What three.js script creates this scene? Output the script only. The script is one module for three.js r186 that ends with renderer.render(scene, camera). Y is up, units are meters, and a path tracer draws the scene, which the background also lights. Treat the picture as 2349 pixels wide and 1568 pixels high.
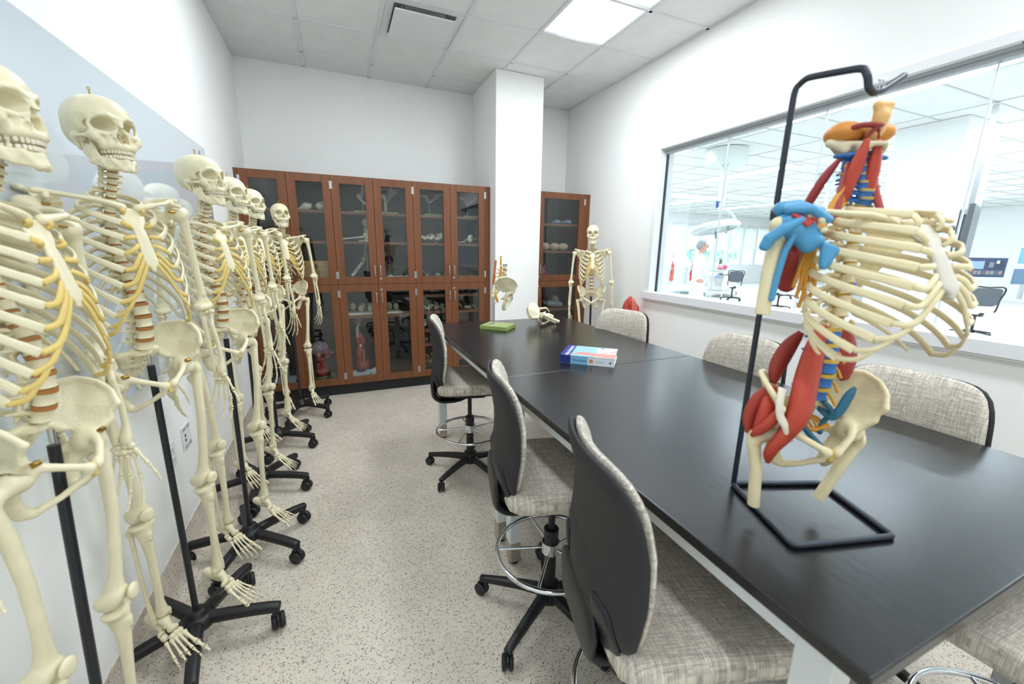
import * as THREE from 'three';
import { mergeGeometries } from 'three/addons/utils/BufferGeometryUtils.js';
import { RoundedBoxGeometry } from 'three/addons/geometries/RoundedBoxGeometry.js';
import { RectAreaLightUniformsLib } from 'three/addons/lights/RectAreaLightUniformsLib.js';

// ---------------------------------------------------------------- camera, sky, light, exposure
const scene = new THREE.Scene();
const camera = new THREE.PerspectiveCamera(80.2, 2349 / 1568, 0.05, 120);
camera.position.set(0.153, 1.515, 4.989);
camera.rotation.set(-0.22356, -0.405, 0.01477, 'YXZ');
camera.focus = 2.4; camera.userData.fStop = 2.8;
scene.add(camera);
const renderer = new THREE.WebGLRenderer({ antialias: true });
renderer.toneMapping = THREE.LinearToneMapping;
renderer.toneMappingExposure = 1.6;
renderer.shadowMap.enabled = true;
RectAreaLightUniformsLib.init();
scene.background = new THREE.Color(0.82, 0.93, 1.0).multiplyScalar(5);
const ROOM_LIGHT = 20, LAB_LIGHT = 17;   // luminance of the ceiling troffers
const CEIL = 3.254, LEFT = -0.607, RIGHT = 3.026, REAR = 6.9;
// ---------------------------------------------------------------- helpers
const V = (x, y, z) => new THREE.Vector3(x, y, z);
function rng(s) { return () => { s |= 0; s = s + 0x6D2B79F5 | 0; let t = Math.imul(s ^ s >>> 15, 1 | s); t = t + Math.imul(t ^ t >>> 7, 61 | t) ^ t; return ((t ^ t >>> 14) >>> 0) / 4294967296; }; }
const rnd = rng(7);
const taken = new Map();
function numbered(name) { const n = taken.get(name) ?? 0; taken.set(name, n + 1); return n ? name + '_' + String(n).padStart(3, '0') : name; }
function tag(o, label, category, group) { o.userData = { label, category }; if (group) o.userData.group = group; return o; }
function thing(name, label, category, [x, y, z] = [0, 0, 0], turn = 0, group) {
  const o = new THREE.Group(); o.name = numbered(name); o.position.set(x, y, z); o.rotation.y = turn; scene.add(o);
  return tag(o, label, category, group);
}
function copyThing(src, [x, y, z], turn, label) { const o = src.clone(); o.name = numbered(src.name.replace(/_\d+$/, '')); scene.add(o); o.position.set(x, y, z); o.rotation.set(0, turn, 0); o.userData = { ...src.userData, label }; return o; }
function part(name, geo, mat, parent, pos, rot) {
  const m = new THREE.Mesh(geo, mat); m.name = name; m.castShadow = m.receiveShadow = true;
  if (pos) m.position.set(...pos); if (rot) m.rotation.set(...rot);
  parent.add(m); return m;
}
function grp(name, parent, pos, rot) { const g = new THREE.Group(); g.name = name; if (pos) g.position.set(...pos); if (rot) g.rotation.set(...rot); parent.add(g); return g; }
function struct(name, geo, mat, parent = scene, pos) { const m = part(name, geo, mat, parent, pos); if (parent === scene) m.userData.kind = 'structure'; return m; }
// uv in metres by the dominant axis of the normal
function uvBox(g, s = 1) {
  const p = g.attributes.position, n = g.attributes.normal, uv = new Float32Array(p.count * 2);
  for (let i = 0; i < p.count; i++) {
    const ax = Math.abs(n.getX(i)), ay = Math.abs(n.getY(i)), az = Math.abs(n.getZ(i)), x = p.getX(i), y = p.getY(i), z = p.getZ(i);
    const [a, b] = ax > ay && ax > az ? [z, y] : ay > az ? [x, z] : [x, y];
    uv[2 * i] = a * s; uv[2 * i + 1] = b * s;
  }
  g.setAttribute('uv', new THREE.BufferAttribute(uv, 2)); return g;
}
const clean = (g) => { g = g.index ? g.toNonIndexed() : g; for (const k of Object.keys(g.attributes)) if (!['position', 'normal', 'uv'].includes(k)) g.deleteAttribute(k); return g; };
const merge = (list) => mergeGeometries(list.map((g) => clean(g)), false);
function box(w, h, d, x = 0, y = 0, z = 0, r = 0) {
  const m = Math.min(w, h, d) / 2 - 1e-5; r = Math.min(r, m);
  const g = r > 0 ? new RoundedBoxGeometry(w, h, d, 2, r) : new THREE.BoxGeometry(w, h, d);
  g.translate(x, y, z); return uvBox(g);
}
const span = (x0, x1, y0, y1, z0, z1, r = 0) => box(x1 - x0, y1 - y0, z1 - z0, (x0 + x1) / 2, (y0 + y1) / 2, (z0 + z1) / 2, r);
function cyl(r1, r2, h, x = 0, y = 0, z = 0, seg = 24) { const g = new THREE.CylinderGeometry(r1, r2, h, seg); g.translate(x, y, z); return g; }
function lathe(pts, seg = 28) { return new THREE.LatheGeometry(pts.map((p) => new THREE.Vector2(p[0], p[1])), seg); }
function rot(g, x = 0, y = 0, z = 0) { g.rotateX(x); g.rotateY(y); g.rotateZ(z); return g; }
// a swept tube along points; rad(t) -> [half width along N, half width along B]; up gives N's reference
function sweep(pts, rad, { seg = 24, radial = 10, up = V(0, 1, 0), closed = false, sq = 2, tension = 0.5 } = {}) {
  const vs = pts.map((p) => p.isVector3 ? p : V(...p));
  const curve = vs.length === 2 ? new THREE.LineCurve3(vs[0], vs[1]) : new THREE.CatmullRomCurve3(vs, closed, 'catmullrom', tension);
  const pos = [], idx = [], uv = [], len = curve.getLength();
  const n = closed ? seg : seg + 1, at = [];
  for (let i = 0; i < n; i++) {
    const t = i / seg, p = curve.getPoint(t), T = curve.getTangent(t).normalize();
    const u = typeof up === 'function' ? up(t, p) : up;
    const N = u.clone().addScaledVector(T, -u.dot(T)); if (N.lengthSq() < 1e-8) N.set(1, 0, 0).addScaledVector(T, -T.x); N.normalize();
    const B = T.clone().cross(N), r = typeof rad === 'function' ? rad(t) : rad, [a, b] = Array.isArray(r) ? r : [r, r];
    at.push(p);
    for (let j = 0; j < radial; j++) {
      const f = j / radial * Math.PI * 2, c = Math.cos(f), s = Math.sin(f), e = 2 / sq;
      const cc = Math.sign(c) * Math.pow(Math.abs(c), e) * a, ss = Math.sign(s) * Math.pow(Math.abs(s), e) * b;
      pos.push(p.x + N.x * cc + B.x * ss, p.y + N.y * cc + B.y * ss, p.z + N.z * cc + B.z * ss); uv.push(j / radial * 0.1, t * len);
    }
  }
  for (let i = 0; i < (closed ? seg : seg); i++) for (let j = 0; j < radial; j++) {
    const a = i * radial + j, b = i * radial + (j + 1) % radial, c = ((i + 1) % n) * radial + j, d = ((i + 1) % n) * radial + (j + 1) % radial;
    idx.push(a, b, c, b, d, c);
  }
  if (!closed) for (const [i, flip] of [[0, 1], [n - 1, 0]]) {
    const c = pos.length / 3; pos.push(at[i].x, at[i].y, at[i].z); uv.push(0, 0);
    for (let j = 0; j < radial; j++) { const a = i * radial + j, b = i * radial + (j + 1) % radial; flip ? idx.push(c, b, a) : idx.push(c, a, b); }
  }
  const g = new THREE.BufferGeometry();
  g.setAttribute('position', new THREE.Float32BufferAttribute(pos, 3)); g.setAttribute('uv', new THREE.Float32BufferAttribute(uv, 2)); g.setIndex(idx); g.computeVertexNormals(); return g;
}
const rod = (a, b, r, radial = 12) => sweep([a, b], r, { seg: 1, radial, up: V(0.31, 0.2, 0.93) });
// a cushion: at(u, v) gives the middle surface for u, v in -1..1, with rounded corners and soft edges
function pad(at, top, bottom, { corner = 5, edge = 6, nr = 10, np = 48 } = {}) {
  const pos = [], idx = [], uv = [], e = 1e-3;
  const ring = [];
  for (let i = 0; i <= nr; i++) ring.push(1 - Math.pow(1 - i / nr, 2.2));
  for (const side of [1, -1]) {
    const base = pos.length / 3;
    for (let i = 0; i <= nr; i++) for (let j = 0; j < np; j++) {
      const r = ring[i], f = (j + 0.5) / np * 2 * Math.PI, c = Math.cos(f), s = Math.sin(f), q = Math.pow(Math.pow(Math.abs(c), corner) + Math.pow(Math.abs(s), corner), -1 / corner);
      const u = r * c * q, v = r * s * q, p = at(u, v), n = at(u + e, v).sub(p).cross(at(u, v + e).sub(p)).normalize();
      const h = Math.sqrt(Math.max(0, 1 - Math.pow(r, edge))) * (side > 0 ? top : -bottom);
      pos.push(p.x + n.x * h, p.y + n.y * h, p.z + n.z * h); const p0 = at(0, 0); uv.push(u * at(1, 0).distanceTo(p0), v * at(0, 1).distanceTo(p0));
    }
    for (let i = 0; i < nr; i++) for (let j = 0; j < np; j++) {
      const a = base + i * np + j, b = base + i * np + (j + 1) % np, c = a + np, d = b + np;
      side > 0 ? idx.push(a, c, b, b, c, d) : idx.push(a, b, c, b, d, c);
    }
  }
  const g = new THREE.BufferGeometry();
  g.setAttribute('position', new THREE.Float32BufferAttribute(pos, 3)); g.setAttribute('uv', new THREE.Float32BufferAttribute(uv, 2)); g.setIndex(idx); g.computeVertexNormals(); return g;
}
function extrude(pts, depth, bevel = 0, holes = []) {
  const s = new THREE.Shape(pts.map((p) => new THREE.Vector2(...p)));
  for (const h of holes) s.holes.push(new THREE.Path(h.map((p) => new THREE.Vector2(...p))));
  const g = new THREE.ExtrudeGeometry(s, { depth, bevelEnabled: bevel > 0, bevelSize: bevel, bevelThickness: bevel, bevelSegments: 2, curveSegments: 10 });
  return uvBox(g);
}
function mirrorX(g) {
  g = g.clone(); const p = g.attributes.position, n = g.attributes.normal;
  for (let i = 0; i < p.count; i++) { p.setX(i, -p.getX(i)); if (n) n.setX(i, -n.getX(i)); }
  if (g.index) { const a = g.index.array; for (let i = 0; i < a.length; i += 3) { const t = a[i]; a[i] = a[i + 1]; a[i + 1] = t; } }
  return g;
}

// ---------------------------------------------------------------- distance fields for bones (millimetres) and their mesher
const smin = (a, b, k) => { const h = Math.max(k - Math.abs(a - b), 0) / k; return Math.min(a, b) - h * h * k * 0.25; };
function C(ax, ay, az, r1, bx, by, bz, r2) {           // a cone with round ends
  const dx = bx - ax, dy = by - ay, dz = bz - az, L = dx * dx + dy * dy + dz * dz || 1e-9, m = Math.max(r1, r2);
  const f = (x, y, z) => { let t = ((x - ax) * dx + (y - ay) * dy + (z - az) * dz) / L; t = t < 0 ? 0 : t > 1 ? 1 : t; const u = x - ax - dx * t, v = y - ay - dy * t, w = z - az - dz * t; return Math.sqrt(u * u + v * v + w * w) - r1 - (r2 - r1) * t; };
  f.lo = [Math.min(ax, bx) - m, Math.min(ay, by) - m, Math.min(az, bz) - m]; f.hi = [Math.max(ax, bx) + m, Math.max(ay, by) + m, Math.max(az, bz) + m]; return f;
}
const P = (r, ...pts) => {                              // a bent shaft: cones end to end, without swellings at the joints
  const o = []; for (let i = 0; i + 1 < pts.length; i++) o.push(C(...pts[i].slice(0, 3), pts[i][3] ?? r, ...pts[i + 1].slice(0, 3), pts[i + 1][3] ?? r));
  const f = (x, y, z) => { let d = 1e9; for (let i = 0; i < o.length; i++) { const e = o[i](x, y, z); if (e < d) d = e; } return d; };
  f.lo = [0, 1, 2].map((i) => Math.min(...o.map((q) => q.lo[i]))); f.hi = [0, 1, 2].map((i) => Math.max(...o.map((q) => q.hi[i]))); return f;
};
function E(cx, cy, cz, rx, ry, rz, ya = 0, pa = 0) {     // an ellipsoid, turned about y and then x
  const c = Math.cos(ya), s = Math.sin(ya), cp = Math.cos(pa), sp = Math.sin(pa), m = Math.max(rx, ry, rz);
  const f = (x, y, z) => {
    let u = x - cx, v = y - cy, w = z - cz; const a = c * u - s * w; w = s * u + c * w; u = a; const b = cp * v + sp * w; w = -sp * v + cp * w; v = b;
    const k0 = Math.sqrt(u * u / (rx * rx) + v * v / (ry * ry) + w * w / (rz * rz)), k1 = Math.sqrt(u * u / rx ** 4 + v * v / ry ** 4 + w * w / rz ** 4);
    return k1 < 1e-9 ? -Math.min(rx, ry, rz) : k0 * (k0 - 1) / k1;
  };
  f.lo = [cx - m, cy - m, cz - m]; f.hi = [cx + m, cy + m, cz + m]; return f;
}
function T(a, b, c, r) {                                 // a triangle with thickness
  const sub = (p, q) => [p[0] - q[0], p[1] - q[1], p[2] - q[2]], dot = (p, q) => p[0] * q[0] + p[1] * q[1] + p[2] * q[2], cr = (p, q) => [p[1] * q[2] - p[2] * q[1], p[2] * q[0] - p[0] * q[2], p[0] * q[1] - p[1] * q[0]];
  const ba = sub(b, a), cb = sub(c, b), ac = sub(a, c), n = cr(ba, ac), nn = dot(n, n), e1 = cr(ba, n), e2 = cr(cb, n), e3 = cr(ac, n), l1 = dot(ba, ba), l2 = dot(cb, cb), l3 = dot(ac, ac);
  const seg = (p, d, l) => { let t = dot(d, p) / l; t = t < 0 ? 0 : t > 1 ? 1 : t; const x = p[0] - d[0] * t, y = p[1] - d[1] * t, z = p[2] - d[2] * t; return x * x + y * y + z * z; };
  const f = (x, y, z) => {
    const pa = [x - a[0], y - a[1], z - a[2]], pb = [x - b[0], y - b[1], z - b[2]], pc = [x - c[0], y - c[1], z - c[2]];
    const inside = Math.sign(dot(e1, pa)) + Math.sign(dot(e2, pb)) + Math.sign(dot(e3, pc)) < 2;
    return Math.sqrt(inside ? Math.min(seg(pa, ba, l1), seg(pb, cb, l2), seg(pc, ac, l3)) : dot(n, pa) ** 2 / nn) - r;
  };
  f.lo = [0, 1, 2].map((i) => Math.min(a[i], b[i], c[i]) - r); f.hi = [0, 1, 2].map((i) => Math.max(a[i], b[i], c[i]) + r); return f;
}
function Y(cx, cy, cz, rx, rz, h, waist = 0, rd = 2) {   // an upright drum with a waist
  const f = (x, y, z) => { const u = x - cx, v = y - cy, w = z - cz, k = Math.sqrt(u * u / rx / rx + w * w / rz / rz), t = Math.min(1, Math.abs(v) / h), R = Math.min(rx, rz); const d1 = (k - 1) * R + waist * (1 - t * t) + rd, d2 = Math.abs(v) - h + rd; return Math.hypot(Math.max(d1, 0), Math.max(d2, 0)) + Math.min(Math.max(d1, d2), 0) - rd; };
  f.lo = [cx - rx, cy - h, cz - rz]; f.hi = [cx + rx, cy + h, cz + rz]; return f;
}
// steps: ['+', k, ...prims] joins, ['-', k, ...prims] carves; in order
function field(steps) {
  const flat = steps.map(([op, k, ...fs]) => [op === '+', k, fs.flat(3)]);
  return (x, y, z) => { let d = 1e3; for (const [add, k, fs] of flat) for (let i = 0; i < fs.length; i++) d = add ? smin(d, fs[i](x, y, z), k) : -smin(-d, fs[i](x, y, z), k); return d; };
}
function bone(steps, cell) {
  const lo = [1e9, 1e9, 1e9], hi = [-1e9, -1e9, -1e9];
  for (const [op, , ...fs] of steps) if (op === '+') for (const f of fs.flat(3)) for (let i = 0; i < 3; i++) { lo[i] = Math.min(lo[i], f.lo[i]); hi[i] = Math.max(hi[i], f.hi[i]); }
  const f = field(steps), h = cell, nx = Math.ceil((hi[0] - lo[0]) / h) + 6, ny = Math.ceil((hi[1] - lo[1]) / h) + 6, nz = Math.ceil((hi[2] - lo[2]) / h) + 6, x0 = lo[0] - 2.5 * h, y0 = lo[1] - 2.5 * h, z0 = lo[2] - 2.5 * h;
  const val = new Float32Array(nx * ny * nz), id = new Int32Array(nx * ny * nz).fill(-1), at = (i, j, k) => (k * ny + j) * nx + i;
  for (let k = 0; k < nz; k++) for (let j = 0; j < ny; j++) for (let i = 0; i < nx;) {   // far from the surface the field tells how many cells may be skipped
    const d = f(x0 + i * h, y0 + j * h, z0 + k * h), n = Math.max(1, Math.floor((Math.abs(d) * 0.55) / h) - 2); for (let q = 0; q < n && i < nx; q++, i++) val[at(i, j, k)] = d;
  }
  const pos = [], nor = [], idx = [], cor = [0, 1, nx, nx + 1, nx * ny, nx * ny + 1, nx * ny + nx, nx * ny + nx + 1], ed = [[0, 1], [2, 3], [4, 5], [6, 7], [0, 2], [1, 3], [4, 6], [5, 7], [0, 4], [1, 5], [2, 6], [3, 7]];
  for (let k = 0; k < nz - 1; k++) for (let j = 0; j < ny - 1; j++) for (let i = 0; i < nx - 1; i++) {
    const o = at(i, j, k); let m = 0; for (let c = 0; c < 8; c++) if (val[o + cor[c]] < 0) m |= 1 << c; if (m === 0 || m === 255) continue;
    let sx = 0, sy = 0, sz = 0, n = 0;
    for (const [a, b] of ed) { const va = val[o + cor[a]], vb = val[o + cor[b]]; if (va < 0 === vb < 0) continue; const t = va / (va - vb); sx += (a & 1) + t * ((b & 1) - (a & 1)); sy += (a >> 1 & 1) + t * ((b >> 1 & 1) - (a >> 1 & 1)); sz += (a >> 2) + t * ((b >> 2) - (a >> 2)); n++; }
    const x = x0 + (i + sx / n) * h, y = y0 + (j + sy / n) * h, z = z0 + (k + sz / n) * h, e = h * 0.4;
    id[o] = pos.length / 3; pos.push(x / 1000, y / 1000, z / 1000);
    const gx = f(x + e, y, z) - f(x - e, y, z), gy = f(x, y + e, z) - f(x, y - e, z), gz = f(x, y, z + e) - f(x, y, z - e), l = Math.hypot(gx, gy, gz) || 1; nor.push(gx / l, gy / l, gz / l);
  }
  const quad = (a, b, c, d, s) => { if (a < 0 || b < 0 || c < 0 || d < 0) return; s ? idx.push(a, b, c, a, c, d) : idx.push(a, c, b, a, d, c); };
  for (let k = 1; k < nz - 1; k++) for (let j = 1; j < ny - 1; j++) for (let i = 1; i < nx - 1; i++) {
    const o = at(i, j, k), s = val[o] < 0;
    if (s !== val[o + 1] < 0) quad(id[at(i, j - 1, k - 1)], id[at(i, j, k - 1)], id[o], id[at(i, j - 1, k)], s);
    if (s !== val[o + nx] < 0) quad(id[at(i - 1, j, k - 1)], id[at(i - 1, j, k)], id[o], id[at(i, j, k - 1)], s);
    if (s !== val[o + nx * ny] < 0) quad(id[at(i - 1, j - 1, k)], id[at(i, j - 1, k)], id[o], id[at(i - 1, j, k)], s);
  }
  const g = new THREE.BufferGeometry();
  g.setAttribute('position', new THREE.Float32BufferAttribute(pos, 3)); g.setAttribute('normal', new THREE.Float32BufferAttribute(nor, 3)); g.setIndex(idx); return uvBox(g);
}
// ---------------------------------------------------------------- computed textures and materials
function noise2(n, seed) {                     // tileable value noise, several octaves
  const r = rng(seed), out = new Float32Array(n * n);
  for (let o = 4, amp = 1; o <= n / 2; o *= 2, amp *= 0.6) {
    const g = new Float32Array(o * o).map(() => r() - 0.5);
    for (let y = 0; y < n; y++) for (let x = 0; x < n; x++) {
      const fx = x / n * o, fy = y / n * o, ix = fx | 0, iy = fy | 0, u = fx - ix, v = fy - iy, s = u * u * (3 - 2 * u), t = v * v * (3 - 2 * v), a = (i, j) => g[(j % o) * o + i % o];
      out[y * n + x] += amp * ((a(ix, iy) * (1 - s) + a(ix + 1, iy) * s) * (1 - t) + (a(ix, iy + 1) * (1 - s) + a(ix + 1, iy + 1) * s) * t);
    }
  }
  return out;
}
function tex(n, paint, metres, srgb = true, m = n) {
  const d = new Uint8Array(n * m * 4);
  for (let y = 0; y < m; y++) for (let x = 0; x < n; x++) { const c = paint(x, y), i = (y * n + x) * 4; for (let k = 0; k < 3; k++) d[i + k] = Math.max(0, Math.min(255, c[k] ?? c)); d[i + 3] = 255; }
  const t = new THREE.DataTexture(d, n, m); t.wrapS = t.wrapT = THREE.RepeatWrapping; t.magFilter = THREE.LinearFilter; t.minFilter = THREE.LinearMipmapLinearFilter; t.generateMipmaps = true;
  if (srgb) t.colorSpace = THREE.SRGBColorSpace; t.repeat.set(1 / metres, 1 / metres); t.needsUpdate = true; return t;
}
const mat = (color, roughness = 0.6, extra = {}) => new THREE.MeshStandardMaterial({ color, roughness, ...extra });
const phys = (color, roughness, extra) => new THREE.MeshPhysicalMaterial({ color, roughness, ...extra });
const N512 = noise2(512, 3), N256 = noise2(256, 9);
const mottle = (r, g, b, amp, metres, seed) => { const n = seed ? noise2(256, seed) : N256; return tex(256, (x, y) => { const v = 1 + amp * n[y * 256 + x]; return [r * v, g * v, b * v]; }, metres); };

const floorTex = (() => {                      // cream sheet floor with grey and tan chips
  const n = 1024, r = rng(21), a = new Uint8Array(n * n * 3);
  for (let i = 0; i < n * n; i++) { const v = 1 + 0.05 * N512[((i / n | 0) % 512) * 512 + i % 512] + (r() - 0.5) * 0.09; a[i * 3] = 222 * v; a[i * 3 + 1] = 213 * v; a[i * 3 + 2] = 197 * v; }
  for (let c = 0; c < 24000; c++) {
    const x = r() * n, y = r() * n, s = 0.7 + r() * 1.7, e = 0.6 + r() * 0.6, q = r(), col = q < 0.34 ? [150, 143, 136] : q < 0.62 ? [188, 174, 152] : q < 0.7 ? [108, 100, 96] : q < 0.9 ? [222, 214, 200] : [160, 150, 140];
    for (let j = -4; j <= 4; j++) for (let i = -4; i <= 4; i++) if (i * i * e + j * j / e < s * s) { const k = (((y + j | 0) + n) % n * n + ((x + i | 0) + n) % n) * 3; a[k] = col[0]; a[k + 1] = col[1]; a[k + 2] = col[2]; }
  }
  return tex(n, (x, y) => { const k = (y * n + x) * 3; return [a[k], a[k + 1], a[k + 2]]; }, 1.25);
})();
const weave = (() => {                         // linen-like crosshatch
  const n = 512, r = rng(31), h = [], v = [];
  for (let i = 0; i < n; i++) { h.push([]); v.push([]); }
  const line = () => { const o = []; let t = r(); for (let i = 0; i < n / 2; i++) { const k = r(); t = k < 0.035 ? r() : t; o.push(t); } return o; };
  const H = Array.from({ length: n / 4 }, line), W = Array.from({ length: n / 4 }, line);
  return tex(n, (x, y) => { const a = H[y >> 2][(x >> 1)], b = W[x >> 2][(y >> 1)], over = ((x >> 2) + (y >> 2)) & 1, s = 0.86 + 0.1 * ((over ? a : b) - 0.5) + 0.15 * (a + b - 1); return [226 * s + 6, 217 * s + 6, 202 * s + 5]; }, 0.2);
})();
const woodTex = tex(512, (x, y) => { const g = N512[((y >> 3) % 512) * 512 + (x * 3) % 512] * 0.5 + N512[((y >> 1) % 512) * 512 + x] * 0.35 + Math.sin(x * 0.35 + 6 * N512[((y >> 2) % 512) * 512 + x]) * 0.05, v = 1 + 0.22 * g; return [120 * v, 72 * v, 41 * v]; }, 0.7);
const tileTex = (() => { const r = rng(5), n = 512, s = new Float32Array(n * n).fill(1); for (let c = 0; c < 7000; c++) { const x = r() * n | 0, y = r() * n | 0, d = 0.8 + r() * 0.15; s[y * n + x] = d; if (r() < 0.5) s[y * n + (x + 1) % n] = d; } return tex(n, (x, y) => { const v = s[y * n + x] * (1 + 0.02 * N512[y * n + x]); return [240 * v, 241 * v, 239 * v]; }, 0.61); })();
const boneTex = mottle(234, 227, 202, 0.05, 0.12), paintTex = mottle(247, 248, 245, 0.008, 1.7);
const darkTex = mottle(33, 34, 37, 0.14, 0.35);
const M = {
  wall: mat(0xffffff, 0.85, { map: paintTex }), floor: phys(0xffffff, 0.36, { map: floorTex, clearcoat: 0.25, clearcoatRoughness: 0.25 }), cove: phys(0xffffff, 0.36, { map: floorTex, clearcoat: 0.25, clearcoatRoughness: 0.25 }),
  tile: mat(0xffffff, 0.95, { map: tileTex }), tee: mat(0xe6e8e8, 0.6), white: mat(0xe9ebec, 0.45), whiteMetal: mat(0xdfe3e4, 0.4),
  bone: phys(0xfffdf0, 0.42, { map: boneTex, clearcoat: 0.15, clearcoatRoughness: 0.35 }), tooth: phys(0xe8dfc4, 0.3, { clearcoat: 0.3 }),
  cartilage: mat(0xe6cc80, 0.5, { map: mottle(255, 250, 235, 0.1, 0.05) }), disc: mat(0xb0753a, 0.55), brass: mat(0xb59248, 0.28, { metalness: 1 }),
  black: phys(0x17181b, 0.42, { map: mottle(255, 255, 255, 0.1, 0.1) }), blackMatte: mat(0x242426, 0.62), rubber: mat(0x1c1d20, 0.5), pole: mat(0x1a1c24, 0.35),
  steel: mat(0xc9ccd0, 0.28, { metalness: 1 }), chrome: mat(0xdfe2e6, 0.08, { metalness: 1 }), foot: mat(0xb9afa2, 0.4, { metalness: 0.6 }),
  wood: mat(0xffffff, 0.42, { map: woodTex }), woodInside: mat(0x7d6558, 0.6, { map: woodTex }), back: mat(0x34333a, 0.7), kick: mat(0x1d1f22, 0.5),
  glass: phys(0xf2f6f7, 0.0, { transmission: 1, thickness: 0, ior: 1.5, specularIntensity: 1 }), fabric: mat(0xffffff, 0.9, { map: weave }),
  top: phys(0x212329, 0.25, { ior: 1.62, map: mottle(150, 152, 160, 0.16, 0.4), bumpMap: tex(256, (x, y) => 128 + 50 * N256[y * 256 + x], 0.06, false), bumpScale: 0.0004 }), topEdge: mat(0x1b1b1e, 0.4),
  frame: mat(0xe4e7e6, 0.35), green: mat(0x96a95f, 0.45), paper: mat(0xf1efe8, 0.8), red: mat(0xb8352b, 0.5), redDark: mat(0x8d2a28, 0.5), muscle: mat(0xbb4430, 0.45, { map: mottle(255, 240, 235, 0.16, 0.06) }),
  blue: mat(0x2a6db4, 0.5), sky: mat(0x4c93bf, 0.5), nerve: mat(0xdba233, 0.5), orange: mat(0xd98f3e, 0.5), yellow: mat(0xd7b44a, 0.5), tendon: mat(0xd9dcdf, 0.5),
  iron: mat(0x343a42, 0.4, { metalness: 0.35 }), clear: phys(0xf4f8fb, 0.12, { transmission: 0.85, thickness: 0 }), cream: mat(0xd8d0b4, 0.55), dark: mat(0x2a2d31, 0.5),
  lab: mat(0xf3f5f5, 0.7), labFloor: mat(0xe6e4de, 0.4), stainless: mat(0xc8cbcc, 0.32, { metalness: 0.9 }), skin: mat(0xdba78f, 0.55), coat: mat(0xf4f6f8, 0.8), hair: mat(0x9aa0a4, 0.7),
};
// ---------------------------------------------------------------- the room
const WZ0 = 1.76, WZ1 = 6.2, WY0 = 1.09, WY1 = 2.445, T6 = 0.6096;   // window opening in the right wall
struct('floor', span(LEFT - 0.1, RIGHT + 0.12, -0.1, 0, -0.1, REAR + 0.1), M.floor);
struct('wall_left', span(LEFT - 0.12, LEFT, 0, CEIL + 0.1, -0.12, REAR + 0.12), M.wall);
struct('wall_back', span(LEFT, RIGHT + 0.13, 0, CEIL + 0.1, -0.12, 0), M.wall);
struct('wall_rear', span(LEFT, RIGHT + 0.13, 0, CEIL + 0.1, REAR, REAR + 0.12), M.wall);
struct('wall_right', merge([span(RIGHT, RIGHT + 0.13, 0, CEIL + 0.1, 0, WZ0), span(RIGHT, RIGHT + 0.13, 0, CEIL + 0.1, WZ1, REAR), span(RIGHT, RIGHT + 0.13, 0, WY0, WZ0, WZ1), span(RIGHT, RIGHT + 0.13, WY1, CEIL + 0.1, WZ0, WZ1)]), M.wall);
struct('wall_column', span(1.745, 2.275, 0, CEIL, 0, 0.781), M.wall);
// cove base where the sheet floor turns up the walls
const coveProfile = [[0, 0], [0.07, 0], [0.045, 0.004], [0.024, 0.014], [0.011, 0.03], [0.005, 0.055], [0.004, 0.19], [0, 0.19]];
struct('baseboard_left', extrude(coveProfile, REAR - 0.62).translate(LEFT, 0, 0.62), M.cove);
struct('baseboard_right', rot(extrude(coveProfile, REAR - 0.62), 0, Math.PI, 0).translate(RIGHT, 0, REAR), M.cove);
struct('baseboard_column', rot(extrude(coveProfile, 0.53), 0, -Math.PI / 2, 0).translate(2.275, 0, 0.781), M.cove);
// lay-in ceiling: a slab, tees and one panel per opening
const ceil = struct('ceiling', span(LEFT - 0.12, RIGHT + 0.13, CEIL + 0.03, CEIL + 0.13, -0.12, REAR + 0.12), M.tile);
const gx = [LEFT], gz = [0]; for (let x = 0; x < RIGHT; x += T6) gx.push(x); gx.push(RIGHT); for (let z = 0.349; z < REAR; z += T6) gz.push(z); gz.push(REAR);
{
  const tees = [], tileGeo = new Map();
  gx.slice(1, -1).forEach((x) => tees.push(span(x - 0.012, x + 0.012, CEIL - 0.004, CEIL + 0.02, 0, REAR)));
  gz.slice(1, -1).forEach((z) => tees.push(span(LEFT, RIGHT, CEIL - 0.004, CEIL + 0.02, z - 0.012, z + 0.012)));
  for (const x of [LEFT + 0.011, RIGHT - 0.011]) tees.push(span(x - 0.011, x + 0.011, CEIL - 0.004, CEIL + 0.02, 0, REAR));
  for (const z of [0.011, REAR - 0.011]) tees.push(span(LEFT, RIGHT, CEIL - 0.004, CEIL + 0.02, z - 0.011, z + 0.011));
  part('ceiling_grid', merge(tees), M.tee, ceil);
  const open = (i, j) => (i === 4 && (j === 3 || j === 4 || j === 8 || j === 9)) || (i === 1 && (j === 3 || j === 4 || j === 8 || j === 9)) || (i === 2 && j === 2);   // light and diffuser openings
  for (let i = 0; i + 1 < gx.length; i++) for (let j = 0; j + 1 < gz.length; j++) {
    if (open(i, j)) continue;
    const w = gx[i + 1] - gx[i] - 0.012, d = gz[j + 1] - gz[j] - 0.012; if (w < 0.03 || d < 0.03) continue; const k = w.toFixed(2) + d.toFixed(2);
    if (!tileGeo.has(k)) tileGeo.set(k, box(w, 0.016, d, 0, 0, 0, 0.003));
    part('ceiling_tile', tileGeo.get(k), M.tile, ceil, [(gx[i] + gx[i + 1]) / 2, CEIL + 0.012, (gz[j] + gz[j + 1]) / 2]);
  }
}
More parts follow.
